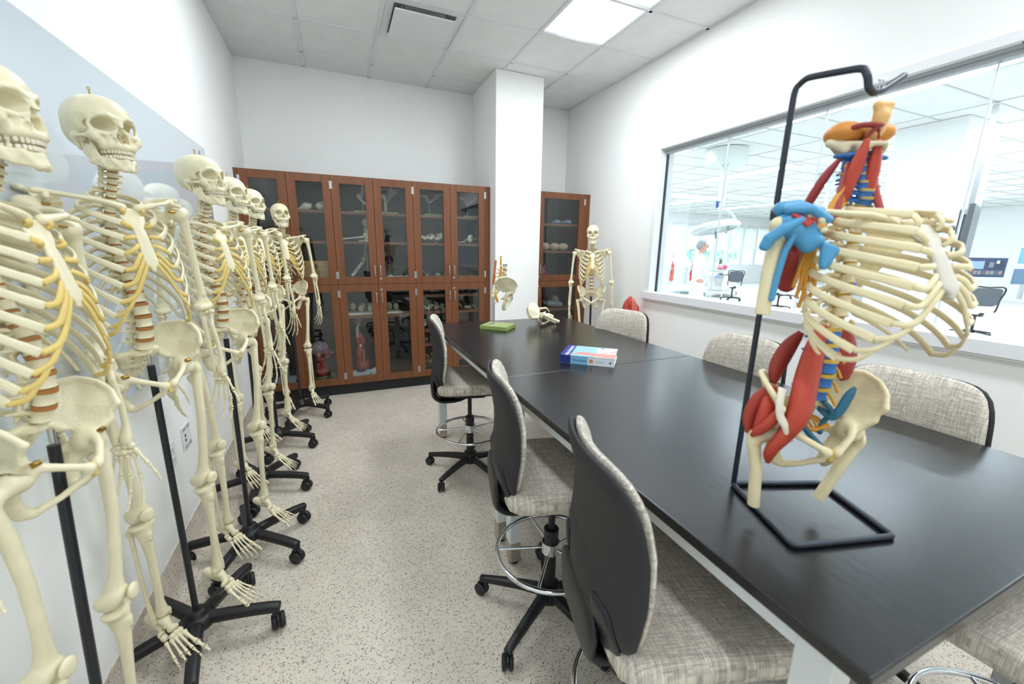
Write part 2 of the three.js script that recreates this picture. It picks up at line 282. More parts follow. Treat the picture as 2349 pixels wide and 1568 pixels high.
// troffers: a metal pan with a bright basket and side wings
function troffer(z, label, tx = 3.5 * T6, gain = 1) {
  const w = T6 - 0.014, L = 2 * T6 - 0.014, t = thing('ceiling_light', label, 'ceiling light', [tx, CEIL + 0.002, z], 0);
  part('housing', merge([span(-w / 2, w / 2, 0.024, 0.028, -L / 2, L / 2), span(-w / 2, -w / 2 + 0.012, 0, 0.024, -L / 2, L / 2), span(w / 2 - 0.012, w / 2, 0, 0.024, -L / 2, L / 2), span(-w / 2, w / 2, 0, 0.024, -L / 2, -L / 2 + 0.012), span(-w / 2, w / 2, 0, 0.024, L / 2 - 0.012, L / 2)]), M.white, t);
  const glow = new THREE.MeshStandardMaterial({ color: 0xffffff, roughness: 0.6, emissive: 0xf6faff, emissiveIntensity: 2.2 }), dim = new THREE.MeshStandardMaterial({ color: 0xffffff, roughness: 0.6, emissive: 0xe9f2fb, emissiveIntensity: 0.42 });
  part('lamp_diffuser', (() => { const g = extrude(Array.from({ length: 13 }, (_, i) => [-0.14 + 0.28 * i / 12, 0.016 - 0.012 * Math.sin(Math.PI * i / 12)]).concat([[0.14, 0.022], [-0.14, 0.022]]), L - 0.03); return g.translate(0, 0, -L / 2 + 0.015); })(), glow, t);
  for (const s of [-1, 1]) part('lamp_reflector', span(s > 0 ? 0.142 : -w / 2 + 0.013, s > 0 ? w / 2 - 0.013 : -0.142, 0.012, 0.02, -L / 2 + 0.013, L / 2 - 0.013), dim, t);
  const l = new THREE.RectAreaLight(0xf1f7ff, ROOM_LIGHT * gain, 0.3, L - 0.03); l.name = 'ceiling_light_lamp'; l.position.set(tx, CEIL - 0.012, z); l.lookAt(tx, 0, z); scene.add(l);
}
troffer(0.349 + 3 * T6, 'long ceiling light in the room above the black table, white wings, nearest the column');
troffer(0.349 + 8 * T6, 'long ceiling light in the room over the near end behind the viewer');
troffer(0.349 + 3 * T6, 'long ceiling light in the room over the aisle beside the skeletons, above the frame', 0.5 * T6, 0.6);
troffer(0.349 + 8 * T6, 'long ceiling light in the room behind the viewer on the skeleton side', 0.5 * T6, 0.5);
// square plaque diffuser
{
  const x = 1.5 * T6, z = 0.349 + 1.5 * T6, t = thing('ceiling_diffuser', 'white square plaque air diffuser hanging in the ceiling beside the light', 'air vent', [x, CEIL, z]);
  const o = T6 / 2 - 0.014, fr = extrude([[-o, -o], [o, -o], [o, o], [-o, o]], 0.012, 0, [[[-0.235, -0.235], [-0.235, 0.235], [0.235, 0.235], [0.235, -0.235]]]); rot(fr, Math.PI / 2, 0, 0);
  part('frame', fr.translate(0, 0.012, 0), M.white, t);
  const cone = new THREE.CylinderGeometry(0.17 * Math.SQRT2, 0.236 * Math.SQRT2, 0.02, 4, 1, true); cone.rotateY(Math.PI / 4); part('cone', cone.translate(0, 0.018, 0), mat(0x8f9495, 0.6), t);
  part('plaque', box(0.46, 0.012, 0.46, 0, -0.032, 0, 0.004), M.white, t);
  for (const [a, b] of [[-1, -1], [1, -1], [-1, 1], [1, 1]]) part('hanger', span(a * 0.16 - 0.006, a * 0.16 + 0.006, -0.027, 0.022, b * 0.19 - 0.003, b * 0.19 + 0.003), M.steel, t);
}
// interior window: sill, head and jamb trim, butt-jointed panes
{
  const win = grp('window_1', scene); win.userData.kind = 'structure';
  part('window_sill', merge([span(RIGHT - 0.045, RIGHT + 0.15, WY0 - 0.035, WY0 + 0.035, WZ0 - 0.06, WZ1 + 0.06, 0.004), span(RIGHT - 0.035, RIGHT, WY0 - 0.045, WY0 - 0.035, WZ0 - 0.05, WZ1 + 0.05)]), M.white, win);
  part('window_head', merge([span(RIGHT - 0.02, RIGHT + 0.15, WY1, WY1 + 0.05, WZ0 - 0.04, WZ1 + 0.04, 0.003)]), M.white, win);
  part('window_track', merge([span(RIGHT + 0.045, RIGHT + 0.1, WY1 - 0.035, WY1, WZ0, WZ1), span(RIGHT + 0.02, RIGHT + 0.045, WY1 - 0.012, WY1, WZ0, WZ1)]), mat(0xb9bec2, 0.45), win);
  for (const z of [WZ0, WZ1]) part('window_jamb', span(RIGHT - 0.02, RIGHT + 0.15, WY0 + 0.035, WY1, z - 0.035, z + 0.015, 0.003), M.white, win);
  part('window_channel', span(RIGHT + 0.06, RIGHT + 0.085, WY0 + 0.035, WY1 - 0.04, WZ0 + 0.015, WZ0 + 0.022), M.black, win);
  const js = [WZ0 + 0.02, 2.44, 3.155, 3.9, 4.63, 5.36, WZ1 - 0.02];
  for (let i = 0; i + 1 < js.length; i++) part('window_pane', span(RIGHT + 0.066, RIGHT + 0.078, WY0 + 0.03, WY1 - 0.035, js[i] + 0.0015, js[i + 1] - 0.0015), M.glass, win);
  for (let i = 1; i + 1 < js.length; i++) part('window_joint', span(RIGHT + 0.065, RIGHT + 0.079, WY0 + 0.034, WY1 - 0.036, js[i] - 0.003, js[i] + 0.003), mat(0xdfe6e8, 0.25), win);
}
// glass marker board on the left wall
{
  const t = thing('marker_board', 'large pale blue glass marker board on the wall behind the row of skeletons', 'whiteboard', [LEFT + 0.001, 0, 0]);
  part('glass_panel', span(0.012, 0.02, 0.963, 2.13, 1.56, 6.2, 0.002), phys(0xdbe6ee, 0.06, { clearcoat: 1, clearcoatRoughness: 0.02 }), t);
  for (const z of [1.7, 4.9]) for (const y of [1.02, 2.08]) part('standoff', rot(cyl(0.011, 0.011, 0.024, 0, 0, 0, 16), 0, 0, Math.PI / 2).translate(0.012, y, z), M.steel, t);
}
// wall plates under the board
{
  const t = thing('power_outlet', 'white duplex power outlet on the left wall, the nearer of two wall plates', 'outlet', [LEFT, 0.575, 2.825]);
  part('cover_plate', span(0, 0.006, -0.058, 0.058, -0.037, 0.037, 0.002), M.white, t);
  for (const y of [-0.024, 0.024]) { const r = part('receptacle', span(0.005, 0.009, y - 0.017, y + 0.017, -0.017, 0.017, 0.002), M.white, t); for (const z of [-0.006, 0.006]) part('slot', span(0.0085, 0.0095, y - 0.002, y + 0.008, z - 0.001, z + 0.001), M.dark, r); part('slot', span(0.0085, 0.0095, y - 0.011, y - 0.006, -0.0025, 0.0025), M.dark, r); }
  const d = thing('data_outlet', 'white data wall plate with two blue jacks and four small windows', 'outlet', [LEFT, 0.58, 2.62]);
  part('cover_plate', span(0, 0.006, -0.06, 0.06, -0.058, 0.058, 0.002), M.white, d);
  for (const y of [-0.012, 0.012]) part('data_jack', span(0.005, 0.008, y - 0.006, y + 0.006, 0.018, 0.03), mat(0x1f4f86, 0.5), d);
  for (const y of [-0.045, 0.045]) for (const z of [-0.027, 0.027]) part('label_window', span(0.005, 0.0075, y - 0.008, y + 0.008, z - 0.02, z + 0.02), mat(0xaab2bb, 0.3), d);
}
// ---------------------------------------------------------------- glazed cabinets along the back wall
const CZ = 0.62, CT = 2.171, CM = 1.153, CB = 0.123, BX = [-0.577, 0.156, 0.912, 1.686];
const hingeG = merge([span(-0.011, -0.002, -0.035, 0.035, 0, 0.006, 0.002), span(0.002, 0.011, -0.035, 0.035, 0, 0.006, 0.002), cyl(0.004, 0.004, 0.07, 0, 0, 0.004, 10)]);
const pullG = sweep([[0, -0.048, 0], [0, -0.048, 0.026], [0, -0.03, 0.032], [0, 0.03, 0.032], [0, 0.048, 0.026], [0, 0.048, 0]], 0.0045, { seg: 30, radial: 8, up: V(1, 0, 0), tension: 0.2 });
const lockG = rot(cyl(0.01, 0.011, 0.006, 0, 0, 0, 20), Math.PI / 2, 0, 0);
function cabDoor(parent, x0, x1, y0, y1, hingeLeft, pullLow, lock) {
  x0 += 0.0015; x1 -= 0.0015; y0 += 0.0015; y1 -= 0.0015;
  const w = x1 - x0, h = y1 - y0, st = 0.072, g = grp('door', parent, [x0, y0, CZ - 0.022]);
  part('frame', merge([span(0, st, 0, h, 0, 0.022, 0.002), span(w - st, w, 0, h, 0, 0.022, 0.002), span(st, w - st, 0, st, 0, 0.022, 0.002), span(st, w - st, h - st, h, 0, 0.022, 0.002)]), M.wood, g);
  part('glass_pane', span(st - 0.004, w - st + 0.004, st - 0.004, h - st + 0.004, 0.008, 0.013), M.glass, g);
  const hx = hingeLeft ? 0 : w, px = hingeLeft ? w - 0.026 : 0.026;
  for (const y of [0.09, h - 0.09]) part('hinge', hingeG, M.steel, g, [hx, y, 0.021]);
  const py = pullLow ? 0.135 : h - 0.135; part('pull_handle', pullG, M.steel, g, [px, py, 0.021]);
  if (lock) part('lock', lockG, M.steel, g, [px, pullLow ? 0.055 : h - 0.055, 0.024]);
  return g;
}
function cabinet(name, label, x0, x1, y0, y1, shelves, upper, single) {
  const t = thing(name, label, 'cabinet', [0, 0, 0], 0), th = 0.019, zb = 0.012;
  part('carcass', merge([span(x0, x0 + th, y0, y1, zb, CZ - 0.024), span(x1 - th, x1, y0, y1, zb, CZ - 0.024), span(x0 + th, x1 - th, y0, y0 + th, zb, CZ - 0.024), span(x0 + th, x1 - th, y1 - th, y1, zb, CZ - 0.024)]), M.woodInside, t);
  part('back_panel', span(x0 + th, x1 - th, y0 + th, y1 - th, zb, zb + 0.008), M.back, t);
  for (const y of shelves) part('shelf', span(x0 + th, x1 - th, y - 0.026, y, zb + 0.01, CZ - 0.06, 0.002), M.wood, t);
  if (single) cabDoor(t, x0, x1, y0, y1, false, upper, true);
  else { const m = (x0 + x1) / 2; cabDoor(t, x0, m, y0, y1, true, upper, false); cabDoor(t, m, x1, y0, y1, false, upper, true); }
  return t;
}
const UP = [[1.855, 1.572], [1.855, 1.572], [1.855, 1.572]];
const upperNames = ['upper wooden display cabinet holding a latched wooden box behind its right door', 'upper wooden display cabinet with jointed bone models on green stands and a long arm model', 'upper wooden display cabinet next to the column with two foot models on green stands'];
const lowerNames = ['lower wooden display cabinet with a red muscle leg and a head and neck model', 'lower wooden display cabinet with a tray of small skulls and a muscle arm', 'lower wooden display cabinet with many shelves of small loose bones'];
for (let i = 0; i < 3; i++) {
  cabinet('display_cabinet', upperNames[i], BX[i], BX[i + 1], CM, CT, UP[i], true);
  cabinet('display_cabinet', lowerNames[i], BX[i], BX[i + 1], CB, CM, [[], [0.825], [1.022, 0.838, 0.635, 0.475, 0.285]][i], false);
}
const RX0 = 2.334, RX1 = 2.952;
cabinet('display_cabinet', 'upper narrow wooden cabinet right of the column with three brain models', RX0, RX1, CM, CT, [1.825, 1.51], true, true);
cabinet('display_cabinet', 'lower narrow wooden cabinet right of the column with a skull inside', RX0, RX1, CB, CM, [0.805], false, true);
struct('trim_1', merge([span(LEFT, BX[0] - 0.001, CB, CT, 0.012, CZ - 0.002, 0.002), span(BX[3] + 0.001, 1.744, CB, CT, 0.012, CZ - 0.002, 0.002), span(2.276, RX0 - 0.001, CB, CT, 0.012, CZ - 0.002, 0.002), span(RX1 + 0.001, RIGHT - 0.001, CB, CT, 0.012, CZ - 0.002, 0.002)]), M.wood);
struct('trim_2', merge([span(LEFT, 1.744, 0, CB - 0.001, 0.01, 0.555), span(2.276, RIGHT - 0.001, 0, CB - 0.001, 0.01, 0.555)]), M.kick);
// ---------------------------------------------------------------- two black-topped lab tables end to end
const TH = 0.935, TX0 = 0.801, TX1 = 1.992;
function labTable(label, z0, z1) {
  const t = thing('lab_table', label, 'table', [TX0, 0, z0]), w = TX1 - TX0, d = z1 - z0;
  part('table_top', span(0, w, TH - 0.027, TH, 0.0008, d - 0.0008, 0.004), M.top, t);
  const a = 0.03, y1 = TH - 0.028, y0 = y1 - 0.05;
  for (const [x0, x1, za, zb] of [[a, a + 0.03, 0.06, d - 0.06], [w - a - 0.03, w - a, 0.06, d - 0.06], [a + 0.03, w - a - 0.03, 0.06, 0.09], [a + 0.03, w - a - 0.03, d - 0.09, d - 0.06]]) part('frame_rail', span(x0, x1, y0, y1, za, zb, 0.002), M.frame, t);
  for (const x of [0.028, w - 0.088]) for (const z of [0.055, d - 0.115]) {
    const g = grp('leg', t, [x, 0, z]);
    part('leg_post', span(0, 0.06, 0.12, y1 - 0.001, 0, 0.06, 0.003), M.frame, g);
    part('leg_foot', span(0.003, 0.057, 0.012, 0.119, 0.003, 0.057, 0.003), M.foot, g);
    part('glide', cyl(0.02, 0.024, 0.012, 0.03, 0.006, 0.03, 16), M.rubber, g);
  }
  for (const z of [0.2, d - 0.2]) part('brace', rot(span(-0.02, 0.02, -0.26, 0.26, -0.015, 0.015, 0.002), 0, 0, 0.95).translate(0.27, y0 - 0.13, z), M.frame, t);
}
labTable('black-topped lab table at the far end, carrying the book and the two small bone models', 1.847, 3.315);
labTable('black-topped lab table at the near end, carrying the hanging torso model', 3.315, 4.777);

// ---------------------------------------------------------------- drafting chairs
const chairBack = (() => {                       // (height, z, half width) from bottom to top
  const rows = [[0.60, -0.195, 0.115], [0.67, -0.215, 0.165], [0.75, -0.222, 0.225], [0.84, -0.21, 0.228], [0.93, -0.21, 0.222], [1.01, -0.224, 0.214], [1.095, -0.25, 0.205]];
  return (u, v) => {
    const t = (v + 1) / 2 * (rows.length - 1), i = Math.min(rows.length - 2, t | 0), f = t - i, s = f * f * (3 - 2 * f), l = (k) => rows[i][k] + (rows[i + 1][k] - rows[i][k]) * (k === 1 ? f : f);
    return V(u * l(2), l(0), l(1) + 0.045 * u * u);
  };
})();
const casterG = (() => { const w = rot(lathe([[0, -0.009], [0.02, -0.009], [0.0275, -0.006], [0.028, 0], [0.0275, 0.006], [0.02, 0.009], [0, 0.009]], 20), 0, 0, Math.PI / 2); const a = w.clone().translate(-0.013, 0.028, 0), b = w.translate(0.013, 0.028, 0); return merge([a, b, cyl(0.006, 0.006, 0.03, 0, 0.06, 0.018, 8), extrude([[-0.024, 0.03], [0.024, 0.03], [0.022, 0.05], [0.008, 0.06], [-0.01, 0.058], [-0.022, 0.048]], 0.006).rotateY(Math.PI / 2).translate(-0.003, 0, 0)]); })();
const chairArmG = sweep([[0, 0.1, 0.03], [0, 0.098, 0.12], [0, 0.088, 0.22], [0, 0.076, 0.31]], (t) => [0.02 - 0.007 * t, 0.024 - 0.01 * t], { seg: 10, radial: 12, sq: 4 });
function makeChair(label, [x, z], turn) {
  const t = thing('drafting_chair', label, 'chair', [x, 0, z], turn, null); delete t.userData.group;
  const seatAt = (u, v) => V(u * 0.235, 0.655 - 0.012 * v * v * (v > 0 ? 1 : 0) + 0.01 * u * u, 0.02 + v * 0.235);
  part('seat_cushion', pad((u, v) => seatAt(u, -v), 0.036, 0.034, { corner: 8, edge: 34, nr: 12 }), M.fabric, t);
  part('seat_pan', pad((u, v) => V(u * 0.2, 0.618, 0.02 - v * 0.2), 0.012, 0.012, { corner: 6, edge: 8 }), M.blackMatte, t);
  const at = (u, v, o) => { const e = 0.01, p = chairBack(u, v), n = chairBack(u + e, v).sub(p).cross(chairBack(u, v + e).sub(p)).normalize(); return p.addScaledVector(n, o); };
  const rest = part('backrest', pad((u, v) => at(u * 0.985, v * 0.992, 0.006), 0.024, 0.012, { corner: 6, edge: 9, np: 64 }), M.fabric, t);
  part('back_shell', pad((u, v) => at(u, v, -0.012), 0.012, 0.014, { corner: 6, edge: 14, np: 64 }), M.blackMatte, t);
  const hook = [[0.72, -0.238], [0.65, -0.24], [0.59, -0.232], [0.556, -0.195], [0.55, -0.12], [0.562, -0.02]].map(([y, z]) => V(0, y, z)), hookC = new THREE.CatmullRomCurve3(hook);
  part('back_bracket', pad((u, v) => { const q = (1 - v) / 2 * 0.996 + 0.002, p = hookC.getPoint(q); p.x = u * (0.17 - 0.07 * q - 0.03 * Math.sin(q * 3.14)); return p; }, 0.016, 0.016, { corner: 5, edge: 8, np: 44, nr: 9 }), M.black, t);
  for (const s of [-1, 1]) part('back_wing', pad((u, v) => at(s * (0.72 - 0.18 * v) + u * 0.2, -0.52 + v * 0.26, -0.027), 0.004, 0.006, { corner: 4, edge: 8, np: 28, nr: 6 }), M.black, t);
  part('seat_mechanism', span(-0.09, 0.09, 0.56, 0.607, -0.1, 0.1, 0.015), M.black, t);
  part('adjust_lever', sweep([[0.05, 0.585, 0.03], [0.2, 0.58, 0.03], [0.25, 0.585, 0.03]], [0.005, 0.008], { seg: 6, radial: 8 }), M.black, t);
  part('gas_column', merge([cyl(0.014, 0.014, 0.26, 0, 0.46, 0, 18), cyl(0.025, 0.025, 0.26, 0, 0.25, 0, 18), cyl(0.03, 0.03, 0.04, 0, 0.385, 0, 18)]), M.black, t);
  const ring = part('foot_ring', new THREE.TorusGeometry(0.222, 0.0095, 12, 64).rotateX(Math.PI / 2).translate(0, 0.305, 0), M.chrome, t);
  part('ring_clamp', cyl(0.036, 0.036, 0.05, 0, 0.32, 0, 24), M.chrome, t);
  for (let k = 0; k < 5; k++) { const a = k * 1.2566 + 0.5; part('ring_spoke', rod(V(Math.sin(a) * 0.035, 0.315, Math.cos(a) * 0.035), V(Math.sin(a) * 0.214, 0.304, Math.cos(a) * 0.214), 0.006), M.chrome, ring); }
  const base = part('star_base', cyl(0.042, 0.05, 0.07, 0, 0.105, 0, 24), M.black, t);
  for (let k = 0; k < 5; k++) { const a = k * 1.2566 + 0.2; part('base_arm', chairArmG, M.black, base, [0, 0, 0], [0, a, 0]); part('caster', casterG, M.rubber, t, [Math.sin(a) * 0.305, 0, Math.cos(a) * 0.305], [0, a + 0.8 + k, 0]); }
  return t;
}
const chairA = makeChair('grey-cushioned drafting chair nearest the cabinets, on the skeleton side of the table', [0.915, 2.5], 1.36);
copyThing(chairA, [0.885, 0, 3.72], 1.31, 'grey-cushioned drafting chair in the middle of the three facing away from the skeletons');
copyThing(chairA, [0.885, 0, 4.33], 1.29, 'grey-cushioned drafting chair nearest the viewer, its black back in the foreground beside the table');
copyThing(chairA, [1.88, 0, 2.66], -1.22, 'grey drafting chair on the window side beyond the book, nearest the corner skeleton');
copyThing(chairA, [1.87, 0, 3.6], -1.5, 'grey drafting chair on the window side partly behind the iron post of the torso stand');
copyThing(chairA, [1.88, 0, 4.27], -1.5, 'grey drafting chair on the window side nearest the viewer, right of the torso pelvis');
copyThing(chairA, [1.64, 0, 4.81], 3.14, 'drafting chair tucked under the near table end, only its seat corner and ring in view');
// ---------------------------------------------------------------- bones, modelled in millimetres: y up from the sole, z forward, x to the skeleton's left
const two = (fn) => [fn(1), fn(-1)];
function skullField() {
  return [
    ['+', 22, E(0, 58, -16, 68, 67, 86), E(0, 64, 20, 55, 50, 60), E(0, 24, -52, 53, 41, 43)],
    ['+', 14, C(0, 8, -20, 30, 0, 2, 30, 22), C(0, 0, 30, 20, 0, -6, 60, 25), E(0, -8, 62, 32, 25, 30), E(0, 20, 58, 40, 30, 26)],
    ['-', 9, ...two((s) => E(s * 76, 26, 42, 24, 38, 27)), ...two((s) => E(s * 61, -22, 34, 26, 30, 26))],
    ['+', 7, ...two((s) => P(6, [s * 8, 54, 83, 6], [s * 22, 62, 80, 6], [s * 38, 60, 70, 6], [s * 50, 48, 57, 5.5], [s * 53, 34, 52, 5.5], [s * 50, 20, 57, 6], [s * 40, 14, 68, 5.5], [s * 26, 13, 76, 5], [s * 16, 20, 82, 5])), P(5, [0, 52, 84, 6], [0, 40, 88, 5], [0, 25, 98, 4.2]), ...two((s) => P(5, [s * 10, 42, 82, 4.5], [s * 13, 22, 84, 4.5], [s * 16, 2, 82, 5.5], [s * 14, -16, 86, 6]))],
    ['+', 8, ...two((s) => E(s * 50, 8, 58, 12, 13, 12)), ...two((s) => P(5, [s * 52, 6, 54, 8], [s * 62, 6, 38, 4.6], [s * 65, 6, 20, 4.2], [s * 59, 8, 2, 5.5], [s * 54, 10, -10, 6])), ...two((s) => C(s * 46, -1, 63, 8, s * 33, -18, 60, 8))],
    ['+', 9, ...two((s) => P(8, [0, -20, 87, 8], [s * 13, -19, 83, 8], [s * 23, -18, 72, 8], [s * 29, -17, 56, 8], [s * 31, -16, 40, 7])), ...two((s) => C(s * 52, 6, -16, 13, s * 50, -20, -9, 6.5)), ...two((s) => C(s * 18, 0, 36, 8, s * 19, -20, 36, 5)), ...two((s) => C(s * 13, -3, -3, 7, s * 16, -4, 8, 6))],
    ['-', 3, ...two((s) => E(s * 30.5, 37, 60, 18.5, 17, 44, s * -0.34, 0.06)), ...two((s) => E(s * 33, 37, 80, 20.5, 18.5, 17, s * 0.25)), ...two((s) => E(s * 6.2, 4, 92, 7.5, 14, 28)), E(0, 17, 94, 6.5, 14, 20), ...two((s) => E(s * 23, -5, 86, 8, 9, 5)), ...two((s) => E(s * 51, 9, -1, 5, 4, 5)), E(0, -14, -26, 14, 16, 16), ...two((s) => E(s * 24, 7, 84, 2.2, 1.8, 4))],
    ['+', 2, C(0, 22, 76, 1.2, 0, -6, 80, 1.6), ...two((s) => C(s * 8, 4, 70, 2.5, s * 8, 2, 80, 2))],
  ];
}
function mandibleField() {
  const q = (s) => [T([s * 4, -55, 82], [s * 8, -76, 80], [s * 24, -54, 68], 5.5), T([s * 8, -76, 80], [s * 24, -54, 68], [s * 30, -72, 56], 5.5), T([s * 24, -54, 68], [s * 30, -72, 56], [s * 38, -50, 42], 5.2), T([s * 30, -72, 56], [s * 38, -50, 42], [s * 46, -58, 22], 4.6), T([s * 38, -50, 42], [s * 46, -58, 22], [s * 46, -20, 38], 3.6), T([s * 46, -58, 22], [s * 46, -20, 38], [s * 50, -34, 8], 3.6), T([s * 46, -20, 38], [s * 50, -34, 8], [s * 51, -14, 20], 3.4), C(s * 46, -20, 38, 4, s * 47, 0, 32, 2.6), P(4, [s * 50, -34, 8, 4.2], [s * 52, -8, 6, 3.6], [s * 53, -2, 6, 4]), C(s * 47, 0, 6, 4.4, s * 59, 0, 6, 4)];
  return [['+', 6, ...q(1), ...q(-1), C(-8, -77, 83, 7.5, 8, -77, 83, 7.5), C(0, -54, 82, 6.5, 0, -72, 86, 7)]];
}
function teeth(upper) {
  const list = [], n = 8;
  for (const s of [1, -1]) for (let i = 0, arc = 0; i < n; i++) {
    const w = (upper ? [8.6, 6.8, 7.6, 7, 6.8, 9.6, 9.2, 8.4] : [5.6, 6, 7, 7, 7.2, 10, 9.6, 9])[i]; const f = arc + w / 2; arc += w;
    // position along a parabola-like arch
    const a = f / 62 * 1.45, x = 31 * Math.sin(a * 1.05), z = (upper ? 91 : 88.5) - 52 * (1 - Math.cos(a * 1.02)), th = i > 4 ? 8.5 : 6, h = (i === 2 ? 13 : i > 4 ? 9.5 : 12) * (upper ? 1 : 0.92), yaw = Math.atan2(52 * Math.sin(a), 31 * Math.cos(a));
    const g = new THREE.SphereGeometry(1, 9, 7), p = g.attributes.position;
    for (let k = 0; k < p.count; k++) { const sq = (v) => Math.sign(v) * Math.pow(Math.abs(v), 0.6); p.setXYZ(k, sq(p.getX(k)) * w * 0.475, sq(p.getY(k)) * h / 2, sq(p.getZ(k)) * th / 2 * (1 - 0.3 * (upper ? -p.getY(k) : p.getY(k)))); }
    g.rotateY(yaw * s); g.translate(s * x, upper ? -31 : -44, z - (upper ? 2 : 3)); g.scale(0.001, 0.001, 0.001); g.computeVertexNormals(); list.push(g);
  }
  return merge(list);
}
const G = {};
G.cranium = bone(skullField(), 2.3); G.mandible = bone(mandibleField(), 2.1); G.upperTeeth = teeth(true); G.lowerTeeth = teeth(false);
G.lumbar = bone([['+', 4, Y(0, 0, 0, 24, 17, 13.5, 3), ...two((s) => [C(s * 12, 4, -12, 5, s * 13, 3, -26, 5), C(s * 14, 3, -24, 4.5, s * 42, 6, -31, 3), C(s * 14, 2, -27, 5, 0, -4, -38, 4.5), C(s * 15, 14, -29, 5, s * 15, -15, -31, 5)]), T([0, -1, -38], [0, -14, -40], [0, -3, -68], 3), C(0, -4, -68, 4, 0, -13, -64, 4)]], 2.4);
G.thoracic = bone([['+', 4, Y(0, 0, 0, 15, 14, 10, 2), ...two((s) => [C(s * 8, 2, -10, 4, s * 12, 3, -22, 4.5), C(s * 12, 3, -22, 4.5, s * 31, 8, -36, 4.5), C(s * 11, 0, -23, 4.5, 0, -5, -30, 4.5), C(s * 10, 10, -23, 4, s * 10, -11, -25, 4)]), C(0, -4, -30, 4.5, 0, -27, -58, 3)]], 2.1);
G.cervical = bone([['+', 3, Y(0, 0, 1, 12, 9, 7, 1.2), ...two((s) => [C(s * 9, 0, -3, 3.6, s * 24, -1, -3, 3.4), C(s * 19, 6, -10, 5, s * 19, -7, -13, 5), C(s * 18, 0, -14, 3.6, 0, -3, -29, 3.6), C(s * 1, -3, -29, 3, s * 3.5, -7, -44, 2.6), C(s * 9, 1, -4, 3.6, s * 19, 1, -11, 4)])]], 1.7);
G.atlas = bone([['+', 3, ...two((s) => [P(5, [0, 0, 8, 4], [s * 12, 0, 6, 4], [s * 20, 0, -6, 8], [s * 16, 0, -22, 4], [0, 0, -32, 4]), C(s * 20, 0, -6, 6, s * 38, -1, -8, 4)])]], 1.9);
G.disc = cyl(0.0225, 0.0225, 0.008, 0, 0, 0, 24); G.disc.scale(1, 1, 0.72);
G.sacrum = bone([['+', 9, Y(0, 977, -26, 25, 17, 9, 0), ...two((s) => [T([s * 12, 982, -30], [s * 50, 974, -44], [s * 8, 930, -66], 9), T([s * 50, 974, -44], [s * 36, 935, -66], [s * 8, 930, -66], 8), T([s * 36, 935, -66], [s * 8, 930, -66], [s * 12, 895, -84], 7)]), P(6, [0, 905, -82, 10], [0, 880, -84, 7], [0, 862, -72, 5], [0, 850, -60, 3.5])], ['-', 3, ...two((s) => [958, 938, 918, 902].map((y, i) => E(s * (19 - i * 2), y, -40 - i * 9, 4.5, 4, 11, 0, 0.7)))]], 2.6);
function fanPatch(center, rim, r, dish) {            // a smooth dished sheet of thin triangles between a centre and a rim
  const c = new THREE.CatmullRomCurve3(rim.map((p) => V(...p)), true), n = 22, rings = [0, 0.3, 0.62, 0.85, 1], o = V(...center), pt = (i, q) => { const e = c.getPoint((i % n) / n), m = o.clone().lerp(e, rings[q]); return m.addScaledVector(dish, (1 - rings[q] ** 2)).toArray(); }, out = [];
  for (let q = 0; q + 1 < rings.length; q++) for (let i = 0; i < n; i++) { const a = pt(i, q), b = pt(i + 1, q), d = pt(i, q + 1), e = pt(i + 1, q + 1); if (q) out.push(T(a, b, d, r)); out.push(T(b, d, e, r)); }
  return out;
}
G.hip = bone([
  ['+', 1.2, fanPatch([106, 990, -18], [[96, 938, 0], [112, 952, 22], [126, 985, 44], [140, 1016, 26], [143, 1034, 0], [133, 1046, -32], [97, 1038, -74], [54, 998, -88], [56, 966, -66], [74, 944, -34]], 3.4, V(4, -2, -9))],
  ['+', 7, P(5.5, [126, 984, 46, 6], [138, 1012, 30, 5.5], [143, 1034, 2, 5.5], [134, 1047, -32, 6], [97, 1039, -76, 6.5], [52, 998, -90, 8], [54, 970, -70, 8], [72, 946, -36, 9]), P(7, [126, 984, 46, 6], [122, 964, 35, 6], [118, 948, 34, 8], [104, 930, 16, 12])],
  ['+', 12, E(94, 908, -2, 31, 32, 29), P(8, [84, 922, 18, 11], [58, 908, 42, 8], [28, 892, 58, 8], [12, 882, 62, 9]), P(8, [12, 882, 62, 9], [14, 860, 54, 8], [34, 832, 22, 6.5], [56, 812, -12, 9]), P(10, [90, 890, -16, 16], [76, 850, -30, 14], [64, 818, -26, 14]), C(78, 898, -32, 9, 62, 886, -48, 4)],
  ['-', 4, E(112, 902, 4, 27, 26, 26), E(72, 868, 10, 15, 17, 12, 0.8)]], 2.7);
G.symphysis = box(0.012, 0.032, 0.016, 0, 0.874, 0.06, 0.005);
G.femur = bone([['+', 10, E(100, 905, 4, 23.5, 23.5, 23.5), C(108, 902, 4, 14, 140, 884, -6, 15), P(12, [146, 896, -12, 11], [142, 872, -8, 16], [136, 845, -4, 15], [128, 800, 2, 14], [118, 700, 8, 13], [108, 600, 6, 13], [102, 540, 2, 15], [99, 505, -2, 20]), C(124, 852, -20, 8, 126, 838, -14, 6)], ['+', 14, ...[[80, 1], [116, -1]].map(([x]) => E(x, 478, -12, 15, 22, 26)), E(98, 488, 8, 22, 16, 14)], ['-', 8, E(98, 462, -28, 8, 20, 18)]], 3.2);
G.patella = bone([['+', 8, E(99, 490, 34, 20, 21, 9), C(99, 480, 33, 9, 99, 468, 30, 5)]], 2.6);
G.tibia = bone([['+', 12, E(82, 441, -6, 19, 11, 22), E(115, 441, -6, 18, 11, 21), P(14, [98, 425, -4, 24], [97, 385, 2, 17], [94, 320, 4, 12.5], [92, 230, 2, 11], [91, 140, -2, 12], [90, 98, -4, 19]), C(97, 410, 16, 9, 97, 398, 18, 6), C(74, 92, 0, 8, 71, 76, 0, 6)], ['-', 5, E(92, 74, -4, 17, 11, 20)]], 3);
